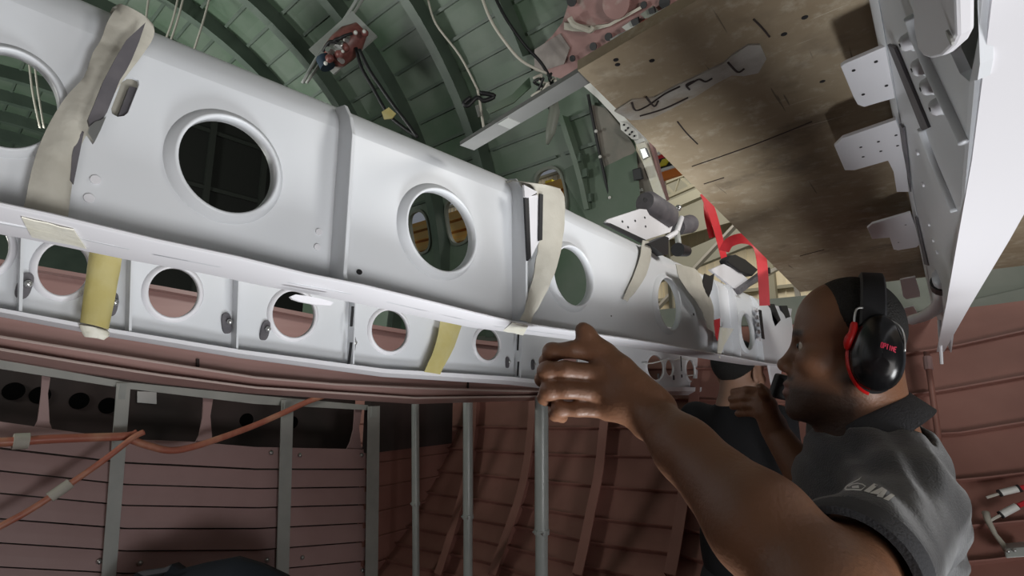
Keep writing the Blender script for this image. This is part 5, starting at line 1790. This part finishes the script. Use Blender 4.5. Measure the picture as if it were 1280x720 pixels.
# collar: folded band, high at the nape and falling to the front
cta = math.radians(27)
axn = (UPW * math.cos(cta) + front * math.sin(cta)).normalized()
cl_ = axn.cross(front).normalized(); cf = cl_.cross(axn).normalized()
if cf.dot(front) < 0: cf = -cf
cc0 = cc(1081, 517, .85)
rows = []
for k in range(49):
    a = math.radians(lerp(14, 346, k / 48))
    dirn = cf * math.cos(a) * .92 + cl_ * math.sin(a)
    fr_k = (0.5 + .5 * math.cos(a)) ** 2
    top_k = cc0 + axn * .002
    rows.append([top_k + dirn * .066 - axn * .040, top_k + dirn * .068, top_k + dirn * .073 + axn * .004, top_k + dirn * .079, top_k + dirn * .095 - axn * (.036 + .022 * fr_k), top_k + dirn * .091 - axn * (.037 + .022 * fr_k), top_k + dirn * .075 - axn * .006, top_k + dirn * .072 - axn * .04])
obj('collar', MB().grid(rows, closed=True), SHIRTC, shirt, smooth=True, auto=60)
# sleeve print: swoosh emblem and the letters IAI
bv = bvh_of(shirt)
PRT = mat('white_print', (.62, .62, .60, 1), .7)
zp = lambda l: [(1040 + x / 12, 580 + y / 12) for x, y in l]
LI = [zp([(630, 290), (690, 315), (560, 430), (475, 405)]),
      zp([(750, 345), (710, 385), (640, 430), (680, 455), (690, 440), (725, 410), (830, 395)])[:0] or zp([(750, 345), (790, 370), (690, 455), (580, 440), (572, 428)]),
      zp([(790, 370), (830, 395), (760, 505), (670, 485), (690, 455), (715, 440)]),
      zp([(890, 440), (945, 470), (850, 550), (765, 520)])]
decal('print_letters', LI, bv, PRT, shirt)
SW = [zp([(180, 375), (200, 335), (250, 300), (260, 310), (220, 345), (210, 385)]), zp([(250, 300), (330, 258), (345, 262), (260, 312)]), zp([(330, 258), (400, 222), (450, 178), (410, 232), (345, 264)]),
      zp([(170, 395), (180, 372), (300, 372), (300, 392)]), zp([(300, 372), (440, 378), (440, 400), (300, 392)]),
      zp([(240, 330), (300, 295), (305, 308), (250, 342)]), zp([(300, 295), (380, 280), (385, 294), (305, 308)]), zp([(380, 280), (460, 295), (455, 310), (385, 294)]), zp([(460, 295), (512, 330), (495, 338), (455, 310)]), zp([(512, 330), (440, 395), (430, 380), (495, 338)]),
      zp([(300, 330), (400, 318), (405, 360), (300, 362)])]
decal('print_emblem', SW, bv, PRT, shirt)
# trousers and shoes
hip = mid + Vector((0, 0, -.60)) + front * .08
tr = Body()
tr.ell(hip, (.165, .12, .12), TB, .03)
for s, fo in ((1, .06), (-1, -.05)):
    hj = hip + sx * .09 * s + Vector((0, 0, -.06))
    kn = Vector((hj.x, hj.y, .50)) + front * (.03 + fo * .5)
    an = Vector((hj.x, hj.y, .10)) + front * fo
    tr.cone(hj, kn, .092, .070, .03); tr.cone(kn, an, .070, .055, .03)
trousers = skin_obj('trousers', tr, .012, TROUS, man, smooth_it=1)
for s, fo in ((1, .06), (-1, -.05)):
    an = Vector((hip.x, hip.y, .0)) + sx * .09 * s + front * (fo + .05)
    sb_ = Body(); sb_.ell(an + Vector((0, 0, .045)), (.048, .14, .045), TB * np.array([[1], [1], [1]]), .01); sb_.cone(an + Vector((0, 0, .06)) - front * .06, an + Vector((0, 0, .13)) - front * .06, .05, .05, .02)
    sb_.plane(an, np.array((0, 0, -1.0)))
    skin_obj('shoe', sb_, .008, BLACK, man)
# black phone in the raised hand
ph = thing('handheld_radio', cc(979, 486, 1.235), 'small black handheld device in the raised far hand', 'radio')
pu = (UPV * .9 + RGT * .3).normalized()
obj('case', MB().box(cc(979, 484, 1.235), (RGT * .9 - UPV * .2).normalized() * .026, pu * .030, FWD * .012), BLACK, ph, bevel=.006)
obj('antenna', MB().tube([cc(988, 472, 1.235), cc(992, 460, 1.235)], .005, 8), BLACK, ph)

# ------------------------------------------------------------------ second person behind the beam
f2 = (RGT * .85 + _f * .5).normalized()
H2_ = HeadFrame(cc(922, 468, 2.10), f2, UPW, 1.08)
m2 = thing('person', Vector((H2_.o.x, H2_.o.y, 0)), 'second worker in a black shirt half hidden behind the beam end and the outstretched arm', 'person')
b = Body(); add_head(b, H2_, True)
nb = H2_.P(-.045, 0, -.125)
b.cone(H2_.P(-.018, 0, -.03), nb, .056, .060, .03)
s2 = Vector((f2.y, -f2.x, 0)).normalized()
sL2 = nb + s2 * .18 + Vector((0, 0, -.05)); sR2 = nb - s2 * .18 + Vector((0, 0, -.05))
b.cone(nb, nb + Vector((0, 0, -.3)), .06, .08, .02)
for s_, sj in ((1, sL2), (-1, sR2)):
    b.cone(nb + Vector((0, 0, -.06)), sj, .06, .05, .02)
    el = sj + Vector((0, 0, -.28)) + s2 * .03 * s_ ; wr = el + f2 * .20 + Vector((0, 0, -.10))
    b.cone(sj, el, .048, .042, .02); b.cone(el, wr, .042, .028, .02)
    hd = wr + f2 * .08 + Vector((0, 0, -.03))
    b.cone(wr, hd, .026, .030, .02)
    for k in range(4):
        o_ = s2 * (.027 - .018 * k)
        b.chain([hd + o_, hd + o_ + f2 * .045 + Vector((0, 0, -.02)), hd + o_ + f2 * .06 + Vector((0, 0, -.055))], [.010, .009, .007], .004)
    b.chain([wr + f2 * .02, wr + f2 * .06 - s2 * s_ * .045 + Vector((0, 0, .0)), wr + f2 * .09 - s2 * s_ * .05 + Vector((0, 0, -.02))], [.014, .012, .008], .006)
skin_obj('body', b, .005, SKIN2, m2, lambda V: head_colors(H2_, (.33, .19, .13), V))
hb = Body()
B2 = H2_.B()
hb.ell(H2_.P(-.006, 0, .047), (.112, .087, .096), B2, .01)
hb.plane(H2_.P(.062, 0, .072), np.array(H2_.f * .9 - H2_.u * .43))
hb.plane(H2_.P(-.01, 0, .022), np.array(-H2_.u * .75 + H2_.f * .66))
skin_obj('hair', hb, .005, HAIR, m2)
T2 = np.array([s2, f2, (0, 0, 1.0)])
s_ = Body()
s_.cone(nb + Vector((0, 0, -.02)), nb + Vector((0, 0, -.15)), .07, .1, .03)
s_.cone(sL2, nb + Vector((0, 0, -.07)), .066, .075, .03); s_.cone(sR2, nb + Vector((0, 0, -.07)), .066, .075, .03)
s_.ell(nb + Vector((0, 0, -.25)), (.195, .13, .24), T2, .05); s_.ell(nb + Vector((0, 0, -.52)), (.175, .125, .25), T2, .05)
s_.cone(sL2, sL2 + Vector((0, 0, -.17)) + s2 * .03, .066, .068, .03); s_.cone(sR2, sR2 + Vector((0, 0, -.17)) - s2 * .03, .066, .068, .03)
skin_obj('black_shirt', s_, .008, BLACKT, m2)
tr = Body(); hip2 = nb + Vector((0, 0, -.66))
tr.ell(hip2, (.165, .12, .13), T2, .03)
for k in (-1, 1):
    hj = hip2 + s2 * .09 * k
    kn = Vector((hj.x, hj.y - .35, .60)); tr.cone(hj, kn, .09, .07, .03); tr.cone(kn, Vector((hj.x, hj.y - .75, .10)), .07, .055, .03)
skin_obj('trousers', tr, .014, TROUS, m2)
for k in (-1, 1):
    an = Vector((hip2.x, hip2.y - .75, 0.02)) + s2 * .09 * k + f2 * .05
    sb_ = Body(); sb_.ell(an + Vector((0, 0, .04)), (.048, .14, .045), T2, .01); sb_.plane(an, np.array((0, 0, -1.0)))
    skin_obj('shoe', sb_, .009, BLACK, m2)
